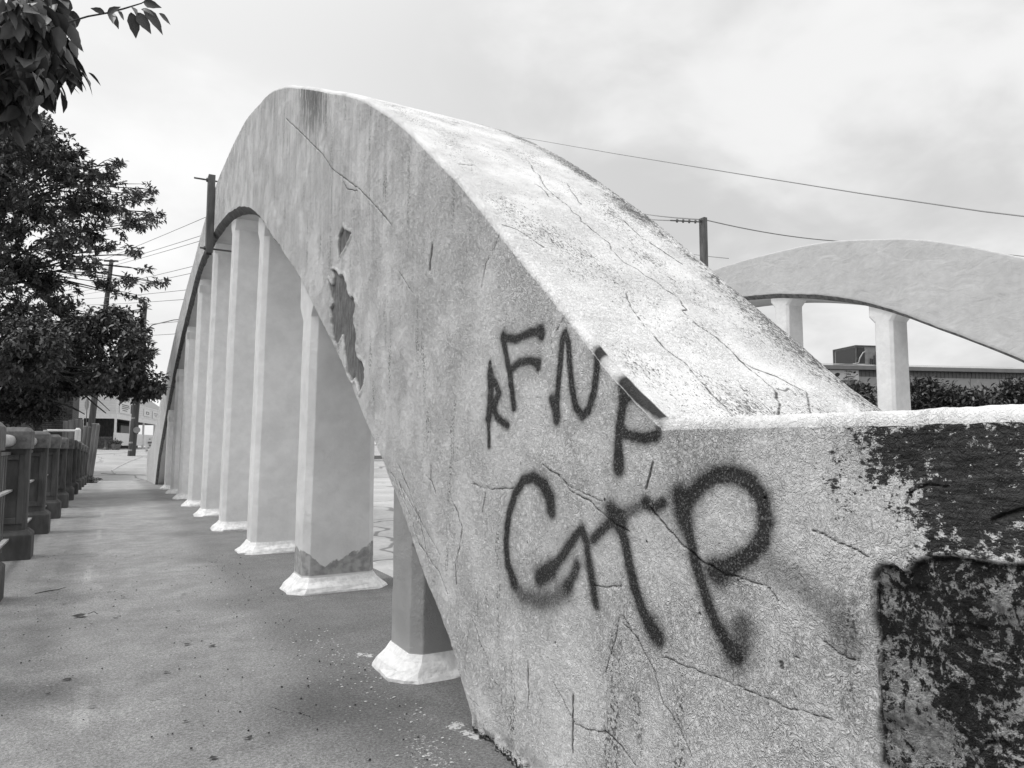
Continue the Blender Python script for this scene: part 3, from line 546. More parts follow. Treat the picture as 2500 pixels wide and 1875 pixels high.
def arch(dense):
    if dense:
        ycol = [-2.5, -1.5, -.6, 0., .3, .5]
        while ycol[-1] < YEND:
            q = ycol[-1]
            ycol.append(q + (.0033 if q < 2.2 else .0033 + (q - 2.2) * .0019))
        N, Mx = 330, 150
    else:
        ycol = list(np.linspace(-2.5, 2.4, 10)) + list(np.linspace(2.5, YEND, 220)); N, Mx = 30, 6
    yc = np.array(ycol); yc[-1] = YEND; n = len(yc)
    E, I = ext(yc), intr(yc)
    if dense:
        I = I + .008 * (fbm(yc * 22, yc * 0, 4) - .5) * (yc > 2.5) + .005 * (fbm(yc * 90, yc * 0, 6) - .5) * (yc > 2.5)
        E = E + .007 * (fbm(yc * 5, yc * 0, 9) - .5) + .004 * (fbm(yc * 40, yc * 0, 19) - .5)
    # normal of extrados used to lean the rounding, r = rounding radius
    rr = .030; bv = np.where(yc > 2.56, .045 + .04 * sstep(yc, 7., 9.) + .03 * (fbm(yc * 6, yc * 0, 23) - .5), .01)
    cols_x, cols_z, part = [], [], []
    tt = np.linspace(0, 1, N)
    for q in tt: cols_x.append(np.full(n, XL)); cols_z.append(I + bv + (E - rr - I - bv) * q); part.append(0)
    for a in np.linspace(0, 90, 7)[1:-1]: cols_x.append(np.full(n, XL + rr - rr * math.cos(R(a)))); cols_z.append(E - rr + rr * math.sin(R(a))); part.append(1)
    for q in np.linspace(0, 1, Mx): cols_x.append(np.full(n, XL + rr + (XR - XL - 2 * rr) * q)); cols_z.append(E + 0.); part.append(1)
    for a in np.linspace(90, 0, 7)[1:-1]: cols_x.append(np.full(n, XR - rr + rr * math.cos(R(a)))); cols_z.append(E - rr + rr * math.sin(R(a))); part.append(1)
    for q in np.linspace(1, 0, 6): cols_x.append(np.full(n, XR)); cols_z.append(I + (E - rr - I) * q); part.append(2)
    for q in np.linspace(0, 1, 7)[1:]: cols_x.append(XR + (XL + bv * .9 - XR) * q); cols_z.append(I + 0.); part.append(3)
    CX_ = np.stack(cols_x, 1); CZ = np.stack(cols_z, 1); CY = np.repeat(yc[:, None], CX_.shape[1], 1); Rn = CX_.shape[1]
    part = np.array(part)
    m1 = np.zeros((n, Rn, 4)); m2 = np.zeros((n, Rn, 4))
    if dense:
        Yf = CY[:, :N + 5]; Zf = CZ[:, :N + 5]
        wob = .006
        Yw = Yf + wob * (fbm(Yf * 28, Zf * 28, 31) - .47); Zw = Zf + wob * (fbm(Yf * 28, Zf * 28, 41) - .47)
        paint = np.zeros(Yf.shape)
        for pts, r, op, soft in SPRAY:
            P = np.array(pts); pad = r * 3.2
            sel = (Yf > P[:, 0].min() - pad) & (Yf < P[:, 0].max() + pad) & (Zf > P[:, 1].min() - pad) & (Zf < P[:, 1].max() + pad)
            if not sel.any(): continue
            dd = seg_dist(Yw[sel], Zw[sel], pts)
            a = op * np.exp(-np.maximum(dd - r * .22, 0) ** 2 / (2 * (r * .50 * (soft + .4)) ** 2))
            a = a + op * .12 * np.exp(-dd ** 2 / (2 * (r * 1.5) ** 2))
            paint[sel] = 1 - (1 - paint[sel]) * (1 - np.clip(a * 1.2, 0, 1))
        crack = np.zeros(Yf.shape)
        Yk = Yf + .012 * (fbm(Yf * 30, Zf * 30, 51, 5) - .48); Zk = Zf + .012 * (fbm(Yf * 30, Zf * 30, 61, 5) - .48)
        lipd = np.zeros(Yf.shape)
        for pts, wd in CRACKS:
            P = np.array(pts); pad = .06
            sel = (Yf > P[:, 0].min() - pad) & (Yf < P[:, 0].max() + pad) & (Zf > P[:, 1].min() - pad) & (Zf < P[:, 1].max() + pad)
            if not sel.any(): continue
            dist = max(1., float(np.mean(P[:, 0])) / 2.2)
            w0 = .0015 * wd * dist ** .75 * (.5 + 1.1 * fbm(Yf[sel] * 12, Zf[sel] * 12, 71))
            w0 = np.maximum(w0, .36 * (.0036 + np.maximum(Yf[sel] - 2.2, 0) * .0019))
            dd = seg_dist(Yk[sel], Zk[sel], pts)
            crack[sel] = np.maximum(crack[sel], np.clip(1 - dd / (w0 * 5), 0, 1))
            lipd[sel] = np.maximum(lipd[sel], np.exp(-(dd / (w0 * 4)) ** 2) * sstep(fbm(Yf[sel] * 9, Zf[sel] * 9, 77), .4, .6))
        peel = np.zeros(Yf.shape); pe = np.zeros(Yf.shape)
        for poly in PEEL:
            Yj = Yf + .03 * (fbm(Yf * 18, Zf * 18, 81, 4) - .47); Zj = Zf + .03 * (fbm(Yf * 18, Zf * 18, 91, 4) - .47)
            sel = (Yf > 3.2) & (Yf < 6.2) & (Zf > 1.3) & (Zf < 3.4)
            ins = in_poly(Yj[sel], Zj[sel], poly); dd = seg_dist(Yj[sel], Zj[sel], poly + [poly[0]])
            sd_ = np.where(ins, dd, -dd)
            peel[sel] = np.maximum(peel[sel], sstep(sd_, -.004, .004)); pe[sel] = np.maximum(pe[sel], np.exp(-((sd_ + .012) / .012) ** 2))
        for (a, b), r in HOLES: 
            dd = np.hypot(Yk - a, Zk - b); crack = np.maximum(crack, np.clip(1.6 - dd / r, 0, 1))
        def soft(poly, w, amp=.02, sc_=14, seed=101):
            sel = (Yf < 1.3)
            Yj = Yf[sel] + amp * (fbm(Yf[sel] * sc_, Zf[sel] * sc_, seed, 4) - .47); Zj = Zf[sel] + amp * (fbm(Yf[sel] * sc_, Zf[sel] * sc_, seed + 9, 4) - .47)
            ins = in_poly(Yj, Zj, poly); dd = seg_dist(Yj, Zj, list(poly) + [poly[0]])
            r = np.zeros(Yf.shape); r[sel] = sstep(np.where(ins, dd, -dd), -w, w); return r
        dark = soft(DARKP, .10) * sstep(Zf, Z0 + .004, Z0 - .02)
        spall = soft(SPALL, .004)
        light = np.zeros(Yf.shape)
        for L in LIGHTP: light = np.maximum(light, soft(L, .025))
        dark = np.maximum(dark, .42 * sstep(np.abs(Yf - .93), .09, .0) * sstep(np.abs(Zf - 1.03), .16, .0))
        dark = np.maximum(dark, .75 * sstep(Zf, .05, .005) * (Yf < 2.6) * (Yf > 1.6))
        dE = (E[:, None] - Zf)
        streak = sstep(Yf, 2.2, 4.) * sstep(dE, 2.0, .2)
        apex = sstep(np.abs(Yf - 5.45), 1.0, .1) * sstep(dE, .85, .05)
        m1[:, :N + 5] = np.stack([paint, dark, peel, np.clip(crack, 0, 1)], -1)
        light = np.where(Yf > 3., np.clip(pe * 1.3 * sstep(fbm(Yf * 16, Zf * 16, 13), .38, .55), 0, 1), light)
        m2[:, :N + 5] = np.stack([spall, light, streak, apex], -1)
        # true relief on the side face
        h = .0022 * (fbm(Yf * 26, Zf * 26, 111, 3) - .5) + .010 * (fbm(Yf * 1.6, Zf * 1.6, 121, 3) - .5)
        h += .0034 * (fbm(Yf * 60, Zf * 60, 131, 2) - .4) * sstep(Yf, 5, 3)
        h -= .009 * peel; h += .016 * pe * (1 - peel) * fbm(Yf * 30, Zf * 30, 7)
        h -= .004 * sstep(crack, .5, 1); h += .0022 * lipd * (1 - crack)
        h -= spall * (.009 - .040 * (fbm(Yf * 11, Zf * 11, 141, 5) - .5))
        # chipped foot of the wall
        h -= .02 * sstep(Zf, .07 + .05 * fbm(Yf * 9, Zf * 3, 151), .01) * (Yf < 2.55) * sstep(fbm(Yf * 14, Zf * 10, 161), .3, .5)
        fade = np.ones(N + 5); fade[N:] = np.linspace(.8, .0, 5)
        CX_[:, :N + 5] -= h * fade[None, :]
        # relief on the upper face
        T0, T1 = N + 5, N + 5 + Mx
        Xt = CX_[:, T0:T1]; Yt = CY[:, T0:T1]
        tcr = np.zeros(Xt.shape); arc = Yt
        for pts, wd in TOPCR:
            if len(pts) < 2: continue
            P = np.array(pts)
            sel = (Yt > P[:, 1].min() - .1) & (Yt < P[:, 1].max() + .1)
            if not sel.any(): continue
            dist = max(1., float(np.mean(P[:, 1])) / 2.2); w0 = .0017 * wd * dist ** .8 * (.5 + 1.1 * fbm(Xt[sel] * 14, Yt[sel] * 14, 211))
            Xj = Xt[sel] + .02 * (fbm(Xt[sel] * 25, Yt[sel] * 25, 171, 5) - .48); Yj = Yt[sel] + .02 * (fbm(Xt[sel] * 25, Yt[sel] * 25, 181, 5) - .48)
            w0 = np.maximum(w0, .40 * (.0066 + np.maximum(Yt[sel] - 2.2, 0) * .0016))
            dd = seg_dist(Xj, Yj, pts)
            tcr[sel] = np.maximum(tcr[sel], np.clip(1 - dd / (w0 * 5), 0, 1))
        # faint lengthwise board marks
        ht = .006 * (fbm(Xt * 9, Yt * .7, 191, 3) - .5) + .004 * (fbm(Xt * 30, Yt * 25, 201, 3) - .5) - .003 * sstep(tcr, .6, 1)
        ht += .004 * np.exp(-((Xt - XL - .60) / .008) ** 2) + .004 * np.exp(-((Xt - XL - .17 - .02 * vn(Yt, Yt * 0, 3)) / .008) ** 2)
        CZ[:, T0:T1] += ht
        m1[:, T0:T1, 0] = tcr; m1[:, N:T0, 2] = m1[:, N:T0, 0]; m1[:, N:T0, 0] = 0; m1[:, N:T0, 3] = 0
        m1[:, N:T1 + 5, 1] = np.clip((CX_[:, N:T1 + 5] - XL) / (XR - XL), 0, 1)
    V = np.stack([CX_, CY, CZ], -1).reshape(-1, 3)
    i, j = np.meshgrid(np.arange(n - 1), np.arange(Rn), indexing='ij'); jn = (j + 1) % Rn
    F = np.stack([(i * Rn + j), ((i + 1) * Rn + j), ((i + 1) * Rn + jn), (i * Rn + jn)], -1)[:, :, ::-1]
    pj = np.where((part == 0), 0, np.where(part == 1, 1, np.where(part == 2, 2, 3)))
    pm = np.array([pj[k] if pj[k] == pj[(k + 1) % Rn] else {(0, 1): 1, (1, 2): 1, (2, 3): 2, (3, 0): 4}[(pj[k], pj[(k + 1) % Rn])] for k in range(Rn)])
    MI = np.repeat(pm[None, :], n - 1, 0)
    F = F.reshape(-1, 4); MI = MI.reshape(-1)
    return V, F, MI, m1.reshape(-1, 4), m2.reshape(-1, 4), n, Rn

def pillar_ring(xa, xb, ya, yb, c, z):
    return [(xa, ya + c, z), (xa + c, ya, z), (xb - c, ya, z), (xb, ya + c, z), (xb, yb - c, z), (xb - c, yb, z), (xa + c, yb, z), (xa, yb - c, z)]

def make_arch(label, dense, shift):
    root = thing('concrete_arch', label, 'bridge arch', (1.67 + shift, 12.3, 0), 'concrete arches on either side of the road')
    V, F, MI, m1, m2, n, Rn = arch(dense)
    V = V.copy(); V[:, 0] += shift
    mats = [M['face'] if dense else M['facefar'], M['top'] if dense else M['facefar'], M['facefar'], M['sof'], M['band']]
    rib = mkobj('arch_rib', V, F, mats, root, smooth=True)
    rib.data.polygons.foreach_set('material_index', MI.astype(np.int32))
    rib.data.update()
    if dense:
        for nm, a in (('mask', m1), ('mask2', m2)):
            at = rib.data.color_attributes.new(nm, 'FLOAT_COLOR', 'POINT'); at.data.foreach_set('color', a.astype(np.float32).ravel())
        rib['label'] = 'cracked white arch rib with black graffiti, peeling paint and a tarred end wall'
    # end caps of the parapet
    for yv, s in ((-2.5, 1), (YEND, -1)):
        z1 = float(ext(np.array([yv]))[0]); e = MB(); e.box(XL + .002 + shift, XR - .002 + shift, yv - .05 if s > 0 else yv, yv if s > 0 else yv + .05, float(D(yv)) - .08, z1 - .03)
        e.build('end_block', M['facefar'], root)
    for k, y0 in enumerate(PY):
        if not dense and k == 1: y0 -= .30
        zt = float(intr(np.array([y0]))[0]); zb = float(D(y0))
        hy, c = .175, .05
        m = MB(); rings = []
        zmax = float(intr(np.array([y0 + .2]))[0]); zmin = float(intr(np.array([y0 - .2]))[0]); ztop = max(zmax, zmin) + .02; zlo = min(zmax, zmin)
        sp = .13 if k else .02
        for q in range(15):
            f = q / 14; z = zb + .10 + (zlo - sp - zb - .10) * f
            dx = .045 * (z - zb) / 3.5; wv = .0015 * math.sin(q * .9 + k)
            rings.append(pillar_ring(1.275 + dx + wv + shift, 1.83 - dx * .3 + wv + shift, y0 - hy, y0 + hy, c, z))
        zc = zlo - sp; dx = .045 * (zc - zb) / 3.5
        rings.append(pillar_ring(1.275 + dx + shift, 1.84 + shift, y0 - hy - .10 * (k > 0), y0 + hy + .10 * (k > 0), .04, zlo - .005))
        rings.append(pillar_ring(1.275 + dx + shift, 1.84 + shift, y0 - hy - .10 * (k > 0), y0 + hy + .10 * (k > 0), .04, ztop))
        m.rings(rings)
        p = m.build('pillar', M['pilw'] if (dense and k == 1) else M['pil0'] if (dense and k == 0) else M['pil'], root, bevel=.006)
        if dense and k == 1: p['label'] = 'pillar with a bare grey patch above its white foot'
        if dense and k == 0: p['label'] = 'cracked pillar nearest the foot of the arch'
        fm = MB(); fr = []
        rnd = random.Random(k)
        for hgt, gx, gy in ((-.02, .108, .075), (.014, .10, .07), (.045, .068, .048), (.08, .026, .02), (.11, .004, .005)):
            base = pillar_ring(1.275 - gx + shift, 1.83 + gx * 1.1 + shift, y0 - hy - gy, y0 + hy + gy, .05 + gx * .55, zb + hgt)
            # subdivide for a hand-trowelled outline
            ring = []
            for a in range(8):
                A, B = base[a], base[(a + 1) % 8]
                for f in (0, .5): ring.append((A[0] + (B[0] - A[0]) * f + rnd.uniform(-1, 1) * .012 * (gx > .05), A[1] + (B[1] - A[1]) * f + rnd.uniform(-1, 1) * .012 * (gx > .05), A[2] + (B[2] - A[2]) * f + rnd.uniform(-1, 1) * .003))
            fr.append(ring)
        fm.rings(fr); fl = fm.build('pillar_base', M['flare'], p, smooth=False)
        fl['label'] = 'fresh white splayed foot of the pillar'
    return root
archL = make_arch('weathered white concrete arch with black spray-painted letters beside the walkway', True, 0.)
archR = make_arch('clean grey-white concrete arch across the road, with pillars showing sky between them', False, 10.65)

# ---------------------------------------------------------------- clamp brackets on the crowns
def bracket(label, X, y0=11.75, z0=4.03, z1=5.26):
    r = thing('steel_bracket', label, 'bracket', (X, y0, 4.2), 'steel clamp channels on the arches')
    m = MB()
    m.box(X - .10, X - .002, y0 - .085, y0 - .073, z0, z1); m.box(X - .10, X - .002, y0 + .073, y0 + .085, z0, z1); m.box(X - .10, X - .088, y0 - .0725, y0 + .0725, z0, z1)
    m.build('channel', M['steel'], r, bevel=.003)
    for z in (z1 - .07, z0 + .08):
        b = MB(); b.tube([(X - .30 if z > 5 and X < 5 else X - .18, y0, z), (X + (.95 if X < 5 else -.01), y0, z)], .014, 8)
        b.tube([(X - .125, y0, z), (X - .101, y0, z)], .032, 6)
        b.build('tie_rod', M['steel'], r)
    return r
bracket('rusty steel channel clamped across the near arch left of its crown', 1.248)
rb = bracket('steel channel standing above the left part of the far arch, with wires strung to it', 11.898, 12.1, 4.2, 6.36)
ins = MB(); ins.tube([(11.78, 12.1, 6.26), (11.3, 12.6, 6.36)], .018, 6)
for k in range(4): 
    f = .15 + k * .2; c = (11.78 - .48 * f, 12.1 + .5 * f, 6.26 + .10 * f); ins.tube([c, (c[0] - .03, c[1] + .03, c[2] + .005)], .045, 8)
ins.build('insulator', M['steel'], rb)

# ---------------------------------------------------------------- railing
rl = thing('bridge_railing', 'weathered concrete post railing with pale pipe handrail along the left of the walkway', 'railing', (-.8, 14, 0))
def rail_post(y0):
    z = float(D(y0)); hy = .15; xa, xb = -.96, -.69
    m = MB(); rnd = random.Random(int(y0 * 10))
    # shaft with a sunk panel on the two faces across the rail
    m.rings([pillar_ring(xa, xb, y0 - hy + .03, y0 + hy - .03, .025, q) for q in (z + .27, z + 1.07)])
    for s in (-1, 1):
        yf = y0 + s * (hy - .03); yo = yf + s * .028
        a, b = (min(yf, yo), max(yf, yo))
        m.box(xa + .027, xa + .075, a, b, z + .34, z + 1.0); m.box(xb - .075, xb - .027, a, b, z + .34, z + 1.0)
        m.box(xa + .0755, xb - .0755, a, b, z + .34, z + .40); m.box(xa + .0755, xb - .0755, a, b, z + .95, z + 1.0)
    p = m.build('post', M['concrete'], rl, bevel=.006)
    b = MB(); xo, yo = .058, .045
    rings = []
    for q, g in ((-.02, 0), (.235, 0), (.27, -.035), (.28, -.045)):
        rings.append(pillar_ring(xa - xo - g, xb + xo + g, y0 - hy - yo - g + .02, y0 + hy + yo + g - .02, .02, z + q))
    b.rings(rings); b.build('plinth', M['concrete'], p, bevel=.008)
    c = MB(); rings = []
    for q, g in ((1.055, 0), (1.225, 0), (1.265, -.035)):
        rings.append(pillar_ring(xa - .015 - g, xb + .015 + g, y0 - hy - .035 - g, y0 + hy + .035 + g, .012, z + q))
    c.rings(rings); c.build('cap', M['conclight'], p, bevel=.008)
    bt = MB(); bt.tube([(-.73, y0 - hy - .045, z + 1.15), (-.73, y0 - hy - .03, z + 1.15)], .018, 8); bt.build('bolt', M['steel'], p)
    return p
RY = [3.98 + 2.27 * k for k in range(12)]
for y0 in RY: rail_post(y0)
pp = MB(); 
for a, b in zip(RY[:-1], RY[1:]): pp.tube([(-.85, a + .1, float(D(a)) + 1.135), (-.85, b - .1, float(D(b)) + 1.135)], .056, 16)
pp.build('handrail', M['pipe'], rl, smooth=True)
for i, (a, b) in enumerate(zip(RY[:-1], RY[1:])):
    fr = MB(); z = float(D((a + b) / 2))
    for q in (.2, .66): fr.beam((-.83, a + .12, float(D(a)) + q), (-.83, b - .12, float(D(b)) + q), .045, .018)
    fr.build('crossbar', M['raillight'], rl)
    pk = MB(); nn = 12
    for k in range(nn):
        y = a + .24 + (b - a - .48) * k / (nn - 1); pk.box(-.862, -.852, y - .012, y + .012, z + .09, z + 1.0)
    pk.box(-.864, -.834, a + .14, b - .14, z + 1.0005, z + 1.03)
    pk.build('picket_panel', M['rail'], rl)

# ---------------------------------------------------------------- foliage
def leaves_mesh(name, P, Dr, Nr, L, W, mat, parent, fold=.25):
    """pointed folded leaves; P base, Dr direction, Nr up normal, L length, W half width"""
    Dr = Dr / (np.linalg.norm(Dr, axis=1, keepdims=True) + 1e-9)
    S = np.cross(Dr, Nr); S /= (np.linalg.norm(S, axis=1, keepdims=True) + 1e-9)
    U = np.cross(S, Dr)
    L = L[:, None]; W = W[:, None]
    a = P; m1 = P + Dr * L * .38 - U * W * fold * .3; tip = P + Dr * L - U * L * .12
    l1 = P + Dr * L * .36 + S * W + U * W * fold; r1 = P + Dr * L * .36 - S * W + U * W * fold
    l2 = P + Dr * L * .70 + S * W * .62 + U * W * fold * .4; r2 = P + Dr * L * .70 - S * W * .62 + U * W * fold * .4
    V = np.stack([a, m1, tip, l1, l2, r1, r2], 1).reshape(-1, 3); n = len(P); k = np.arange(n)[:, None] * 7
    F = np.concatenate([k + np.array([0, 1, 3, 3]), ], 1)
    F1 = np.concatenate([k + np.array([[0, 3, 4, 1]]), k + np.array([[1, 4, 2, 6]]), k + np.array([[0, 1, 6, 5]])], 0)
    return mkobj(name, V, F1, mat, parent)
def big_leaves(name, P, Dr, Nr, L, W, mat, parent, rng):
    Dr = Dr / (np.linalg.norm(Dr, axis=1, keepdims=True) + 1e-9)
    S = np.cross(Dr, Nr); S /= (np.linalg.norm(S, axis=1, keepdims=True) + 1e-9); U = np.cross(S, Dr)
    n = len(P); curl = rng.uniform(.05, .35, (n, 1)); tw = rng.uniform(-.25, .25, (n, 1)); L = L[:, None]; W = W[:, None]
    prof = [(0., .0), (.08, .42), (.2, .82), (.35, 1.), (.5, .96), (.65, .76), (.78, .5), (.9, .22), (1., .0)]
    rows = []
    for k, (f, w_) in enumerate(prof):
        c = P + Dr * L * f - U * L * curl * f * f; ser = 1 + (.07 if k % 2 else -.04)
        s2 = S + U * tw * f
        rows.append(np.stack([c + s2 * W * w_ * ser + U * W * .30 * w_, c + s2 * W * w_ * .5 + U * W * .11 * w_, c, c - s2 * W * w_ * .5 + U * W * .11 * w_, c - s2 * W * w_ * ser + U * W * .30 * w_], 1))
    V = np.stack(rows, 1).reshape(-1, 3); K = len(prof); F = []
    base = (np.arange(n) * K * 5)[:, None]
    for k in range(K - 1):
        for j in range(4):
            a = k * 5 + j; F.append(base + np.array([[a, a + 1, a + 6, a + 5]]))
    return mkobj(name, V, np.concatenate(F, 0), mat, parent, smooth=True)
def rnd_unit(n, rng):
    v = rng.normal(size=(n, 3)); return v / np.linalg.norm(v, axis=1, keepdims=True)
def crown(name, blobs, n_sprig, per, size, mat, parent, rng, depth=1., droop=.5, aspect=.30, spread=.16, fill=1., skin=.45, big=False):
    vol = np.array([b[3] * b[4] for b in blobs]); cnt = np.maximum(3, (vol / vol.sum() * n_sprig)).astype(int)
    Ps, Ds = [], []
    for b, c in zip(blobs, cnt):
        u = rnd_unit(c, rng) * (rng.random((c, 1)) ** skin)
        q = np.array([b[0], b[1], b[2]]) + u * np.array([b[3], (b[3] + b[4]) * .5 * depth, b[4]])
        Ps.append(q); Ds.append(u)
    C_ = np.concatenate(Ps); O = np.concatenate(Ds); n = len(C_)
    base = np.repeat(C_, per, 0); out = np.repeat(O, per, 0)
    dr = rnd_unit(n * per, rng) * 1.0 + out * .5; dr[:, 2] -= droop
    dr[:, 2] *= .8
    base = base + rng.normal(size=base.shape) * spread * size
    nr = rnd_unit(n * per, rng) * .6 + np.array([0, 0, 1.])
    L = size * (.65 + .7 * rng.random(n * per)); Wd = L * aspect * (.8 + .4 * rng.random(n * per))
    if big: return big_leaves(name, base, dr, nr, L, Wd, mat, parent, rng)
    return leaves_mesh(name, base, dr, nr, L, Wd, mat, parent)
def limbs(name, trunk, blobs, parent, mat, r0=.16, r1=.012, rng=None, side=2):
    m = MB(); trunk = [Vector(p) for p in trunk]
    m.tube(trunk, [r0 * (1 - .55 * i / (len(trunk) - 1)) for i in range(len(trunk))], 10)
    for b in blobs:
        e = Vector(b[:3]); j = min(range(len(trunk)), key=lambda i: (trunk[i] - e).length + (0 if trunk[i].z < e.z else 3))
        s = trunk[j]; mid = s.lerp(e, .5) + Vector((rng.uniform(-.2, .2), rng.uniform(-.2, .2), .12 * (e - s).length))
        L = (e - s).length; r = min(r0 * .3, .008 + .007 * L)
        m.tube([s, s.lerp(mid, .55) + Vector((0, 0, .05)), mid, mid.lerp(e, .6), e], [r, r * .8, r * .6, r * .4, r1 * .7], 6)
        for k in range(side):
            a = mid.lerp(e, rng.uniform(.1, .8)); q = e + Vector((rng.uniform(-1, 1) * b[3], rng.uniform(-1, 1) * b[3] * .6, rng.uniform(-.8, .9) * b[4]))
            m.tube([a, a.lerp(q, .5) + Vector((0, 0, .03)), q], [r1 * 1.1, r1 * .8, r1 * .4], 5)
    return m.build(name, mat, parent, smooth=True)
rng = np.random.default_rng(5); rr_ = random.Random(5)
ta = thing('maple_tree', 'tall maple with star-shaped leaf tufts against the sky, left of the two utility poles', 'tree', (-3.6, 21, -3.2))
limbs('trunk', [(-3.6, 21, -3.2), (-3.5, 21, 0), (-3.3, 20.8, 2.5), (-3.1, 20.5, 4.6), (-2.7, 20.2, 6.4), (-2.2, 20, 8.2)], BLOBS_A, ta, M['bark'], .20, .012, rr_)
crown('crown', BLOBS_A, 2300, 14, .13, M['leafA'], ta, rng, depth=1.3, droop=.15, aspect=.20, spread=.24, skin=.75)
tb = thing('shade_tree', 'dark leafy tree with bare drooping twigs over the walkway railing', 'tree', (-3.2, 17.5, -3.2))
limbs('trunk', [(-3.2, 17.5, -3.2), (-3.1, 17.4, -1), (-2.9, 17.4, .8), (-2.5, 17.5, 2.0), (-1.9, 17.5, 3.0), (-1.2, 17.6, 3.5)], BLOBS_B, tb, M['bark'], .2, .014, rr_)
crown('crown', BLOBS_B, 4200, 9, .10, M['leafB'], tb, rng, depth=1.4, droop=.7, aspect=.25, spread=.4, skin=.55)
# bare twigs hanging below the shade tree
m = MB()
for pts, r in (([(-1.9, 17.5, 3.0), (-1.25, 17.4, 2.75), (-.75, 17.3, 2.35), (-.35, 17.2, 1.95), (-.12, 17.2, 1.75)], .03), ([(-.75, 17.3, 2.35), (-.3, 17.2, 2.05), (-.05, 17.2, 1.80)], .016),
               ([(-2.1, 17.5, 2.6), (-1.5, 17.4, 2.2), (-1.05, 17.3, 1.98), (-.72, 17.3, 1.86), (-.5, 17.2, 1.72)], .026), ([(-1.05, 17.3, 1.98), (-.85, 17.2, 1.9), (-.62, 17.2, 1.78)], .014),
               ([(-1.2, 17.4, 2.05), (-1.12, 17.3, 1.8), (-1.14, 17.3, 1.68)], .012), ([(-.75, 17.3, 2.35), (-.3, 17.3, 2.5), (.2, 17.2, 2.55)], .014), ([(-.75, 17.3, 2.35), (-.5, 17.3, 2.7), (-.3, 17.2, 3.0)], .014)):
    m.tube(pts, [r * (1 - .6 * i / (len(pts) - 1)) for i in range(len(pts))], 6)
m.build('bare_twig', M['bark'], tb, smooth=True)

tc_ = thing('overhanging_tree', 'tree with large drooping leaves reaching in at the top left corner', 'tree', (-2.3, 2.6, -3.2))
limbs('trunk', [(-2.3, 2.6, -3.2), (-2.25, 2.6, 0), (-2.1, 2.7, 2.2), (-1.7, 2.8, 3.0)], BLOBS_C[:6], tc_, M['bark'], .14, .004, rr_, side=1)
crown('crown', BLOBS_C, 400, 4, .080, M['leafC'], tc_, rng, depth=1.5, droop=1.4, aspect=.24, spread=.4, skin=.65, big=True)
m = MB(); m.tube([(-.62, 3.12, 2.48)] + TWIG, [.0032] * 6 + [.0022, .0018], 6)
for p, q, wd in TLEAF: m.tube([Vector(p), Vector(p).lerp(Vector(q), .12)], .0012, 4)
m.build('twig', M['bark'], tc_)
P = np.array([p for p, q, wd in TLEAF]); Q = np.array([q for p, q, wd in TLEAF]); Wd = np.array([wd for p, q, wd in TLEAF])
Lh = np.linalg.norm(Q - P, axis=1)
big_leaves('twig_leaves', P, Q - P, np.array([0., -1., .25]) + rng.normal(size=P.shape) * .5, Lh, Lh * .22 * (Wd / .55) ** .3, M['leafC'], tc_, rng)

# undergrowth under the trees, beyond the railing
ub = [(-3.4 - .5 * rr_.random(), 6 + i * 1.0, -.9 + .8 * rr_.random(), .9, 1.3) for i in range(26)]
und = crown('undergrowth', [(b[0], b[1], b[2], b[3], b[4]) for b in ub], 2600, 6, .17, M['leafB'], None, rng, droop=.4)
tag(und, kind='stuff')

# ---------------------------------------------------------------- behind the railing
bb = thing('brick_building', 'dark brick building behind the shade tree', 'building', (-5.2, 33, -1.2))
m = MB(); m.box(-9.2, -1.33, 31.99, 38, -1.2, 4.6); m.build('wall', M['brick'], bb)
m = MB(); m.box(-9.3, -1.25, 31.9, 38.1, 4.6005, 4.8); m.build('roof', M['fascia'], bb)
m = MB(); m.box(-3.6, -2.5, 31.95, 31.985, 1.2, 2.8); m.build('window', M['glass'], bb)
m = MB(); m.tube([(-1.75, 26.5, 1.53), (-1.0, 26.5, 1.53)], .035, 8); m.tube([(-1.75, 26.5, 1.20), (-1.0, 26.5, 1.20)], .035, 8)
pr = thing('pipe_rail', 'white pipe guard rail with round-topped end post beside the timber fence', 'railing', (-1.2, 26.5, -3))
m.build('rail', M['white'], pr); m = MB(); m.tube([(-.93, 26.5, -3), (-.93, 26.5, 1.56), (-.93, 26.5, 1.62)], [.085, .085, .045], 12); m.tube([(-1.8, 26.5, -3), (-1.8, 26.5, 1.55)], .05, 8); m.build('post', M['white'], pr)
fb = thing('board_fence', 'short fence of upright weathered boards behind the end of the railing', 'fence', (-1.15, 30, -.4))
for k, (xa, xb, zt) in enumerate(((-1.52, -1.37, 1.93), (-1.36, -1.18, 1.97), (-1.17, -.90, 2.0))):
    m = MB(); m.box(xa, xb, 30 + .01 * k, 30.05 + .01 * k, -.4, zt); m.build('board', M['wood'], fb, bevel=.01)
def lean_post(label, b, t_, r, cap=False):
    o = thing('timber_post', label, 'post', b, 'leaning timber posts at the end of the railing')
    m = MB(); b = Vector(b); t_ = Vector(t_)
    m.tube([b, b.lerp(t_, .5) + Vector((.01, 0, 0)), t_, t_ + Vector((0, 0, .02))], [r, r * .96, r * .92, r * .6], 10); m.build('post_shaft', M['wood'], o)
    if cap:
        m = MB(); m.tube([t_ - Vector((.10, 0, .02)), t_ + Vector((.13, 0, -.02))], .04, 8); m.build('lashed_crosspiece', M['wood'], o)
lean_post('leftmost leaning timber post, grey and flat topped', (-.93, 29.8, -.33), (-.82, 29.8, 1.74), .075)
lean_post('middle leaning timber post, the thinnest', (-.80, 29.7, -.33), (-.69, 29.7, 1.71), .06)
lean_post('tall pointed timber post at the right of the cluster', (-.68, 29.6, -.33), (-.53, 29.6, 1.83), .085, True)
lean_post('dark timber post standing last before the open pavement', (-.60, 29.2, -.33), (-.42, 29.3, 1.78), .07)
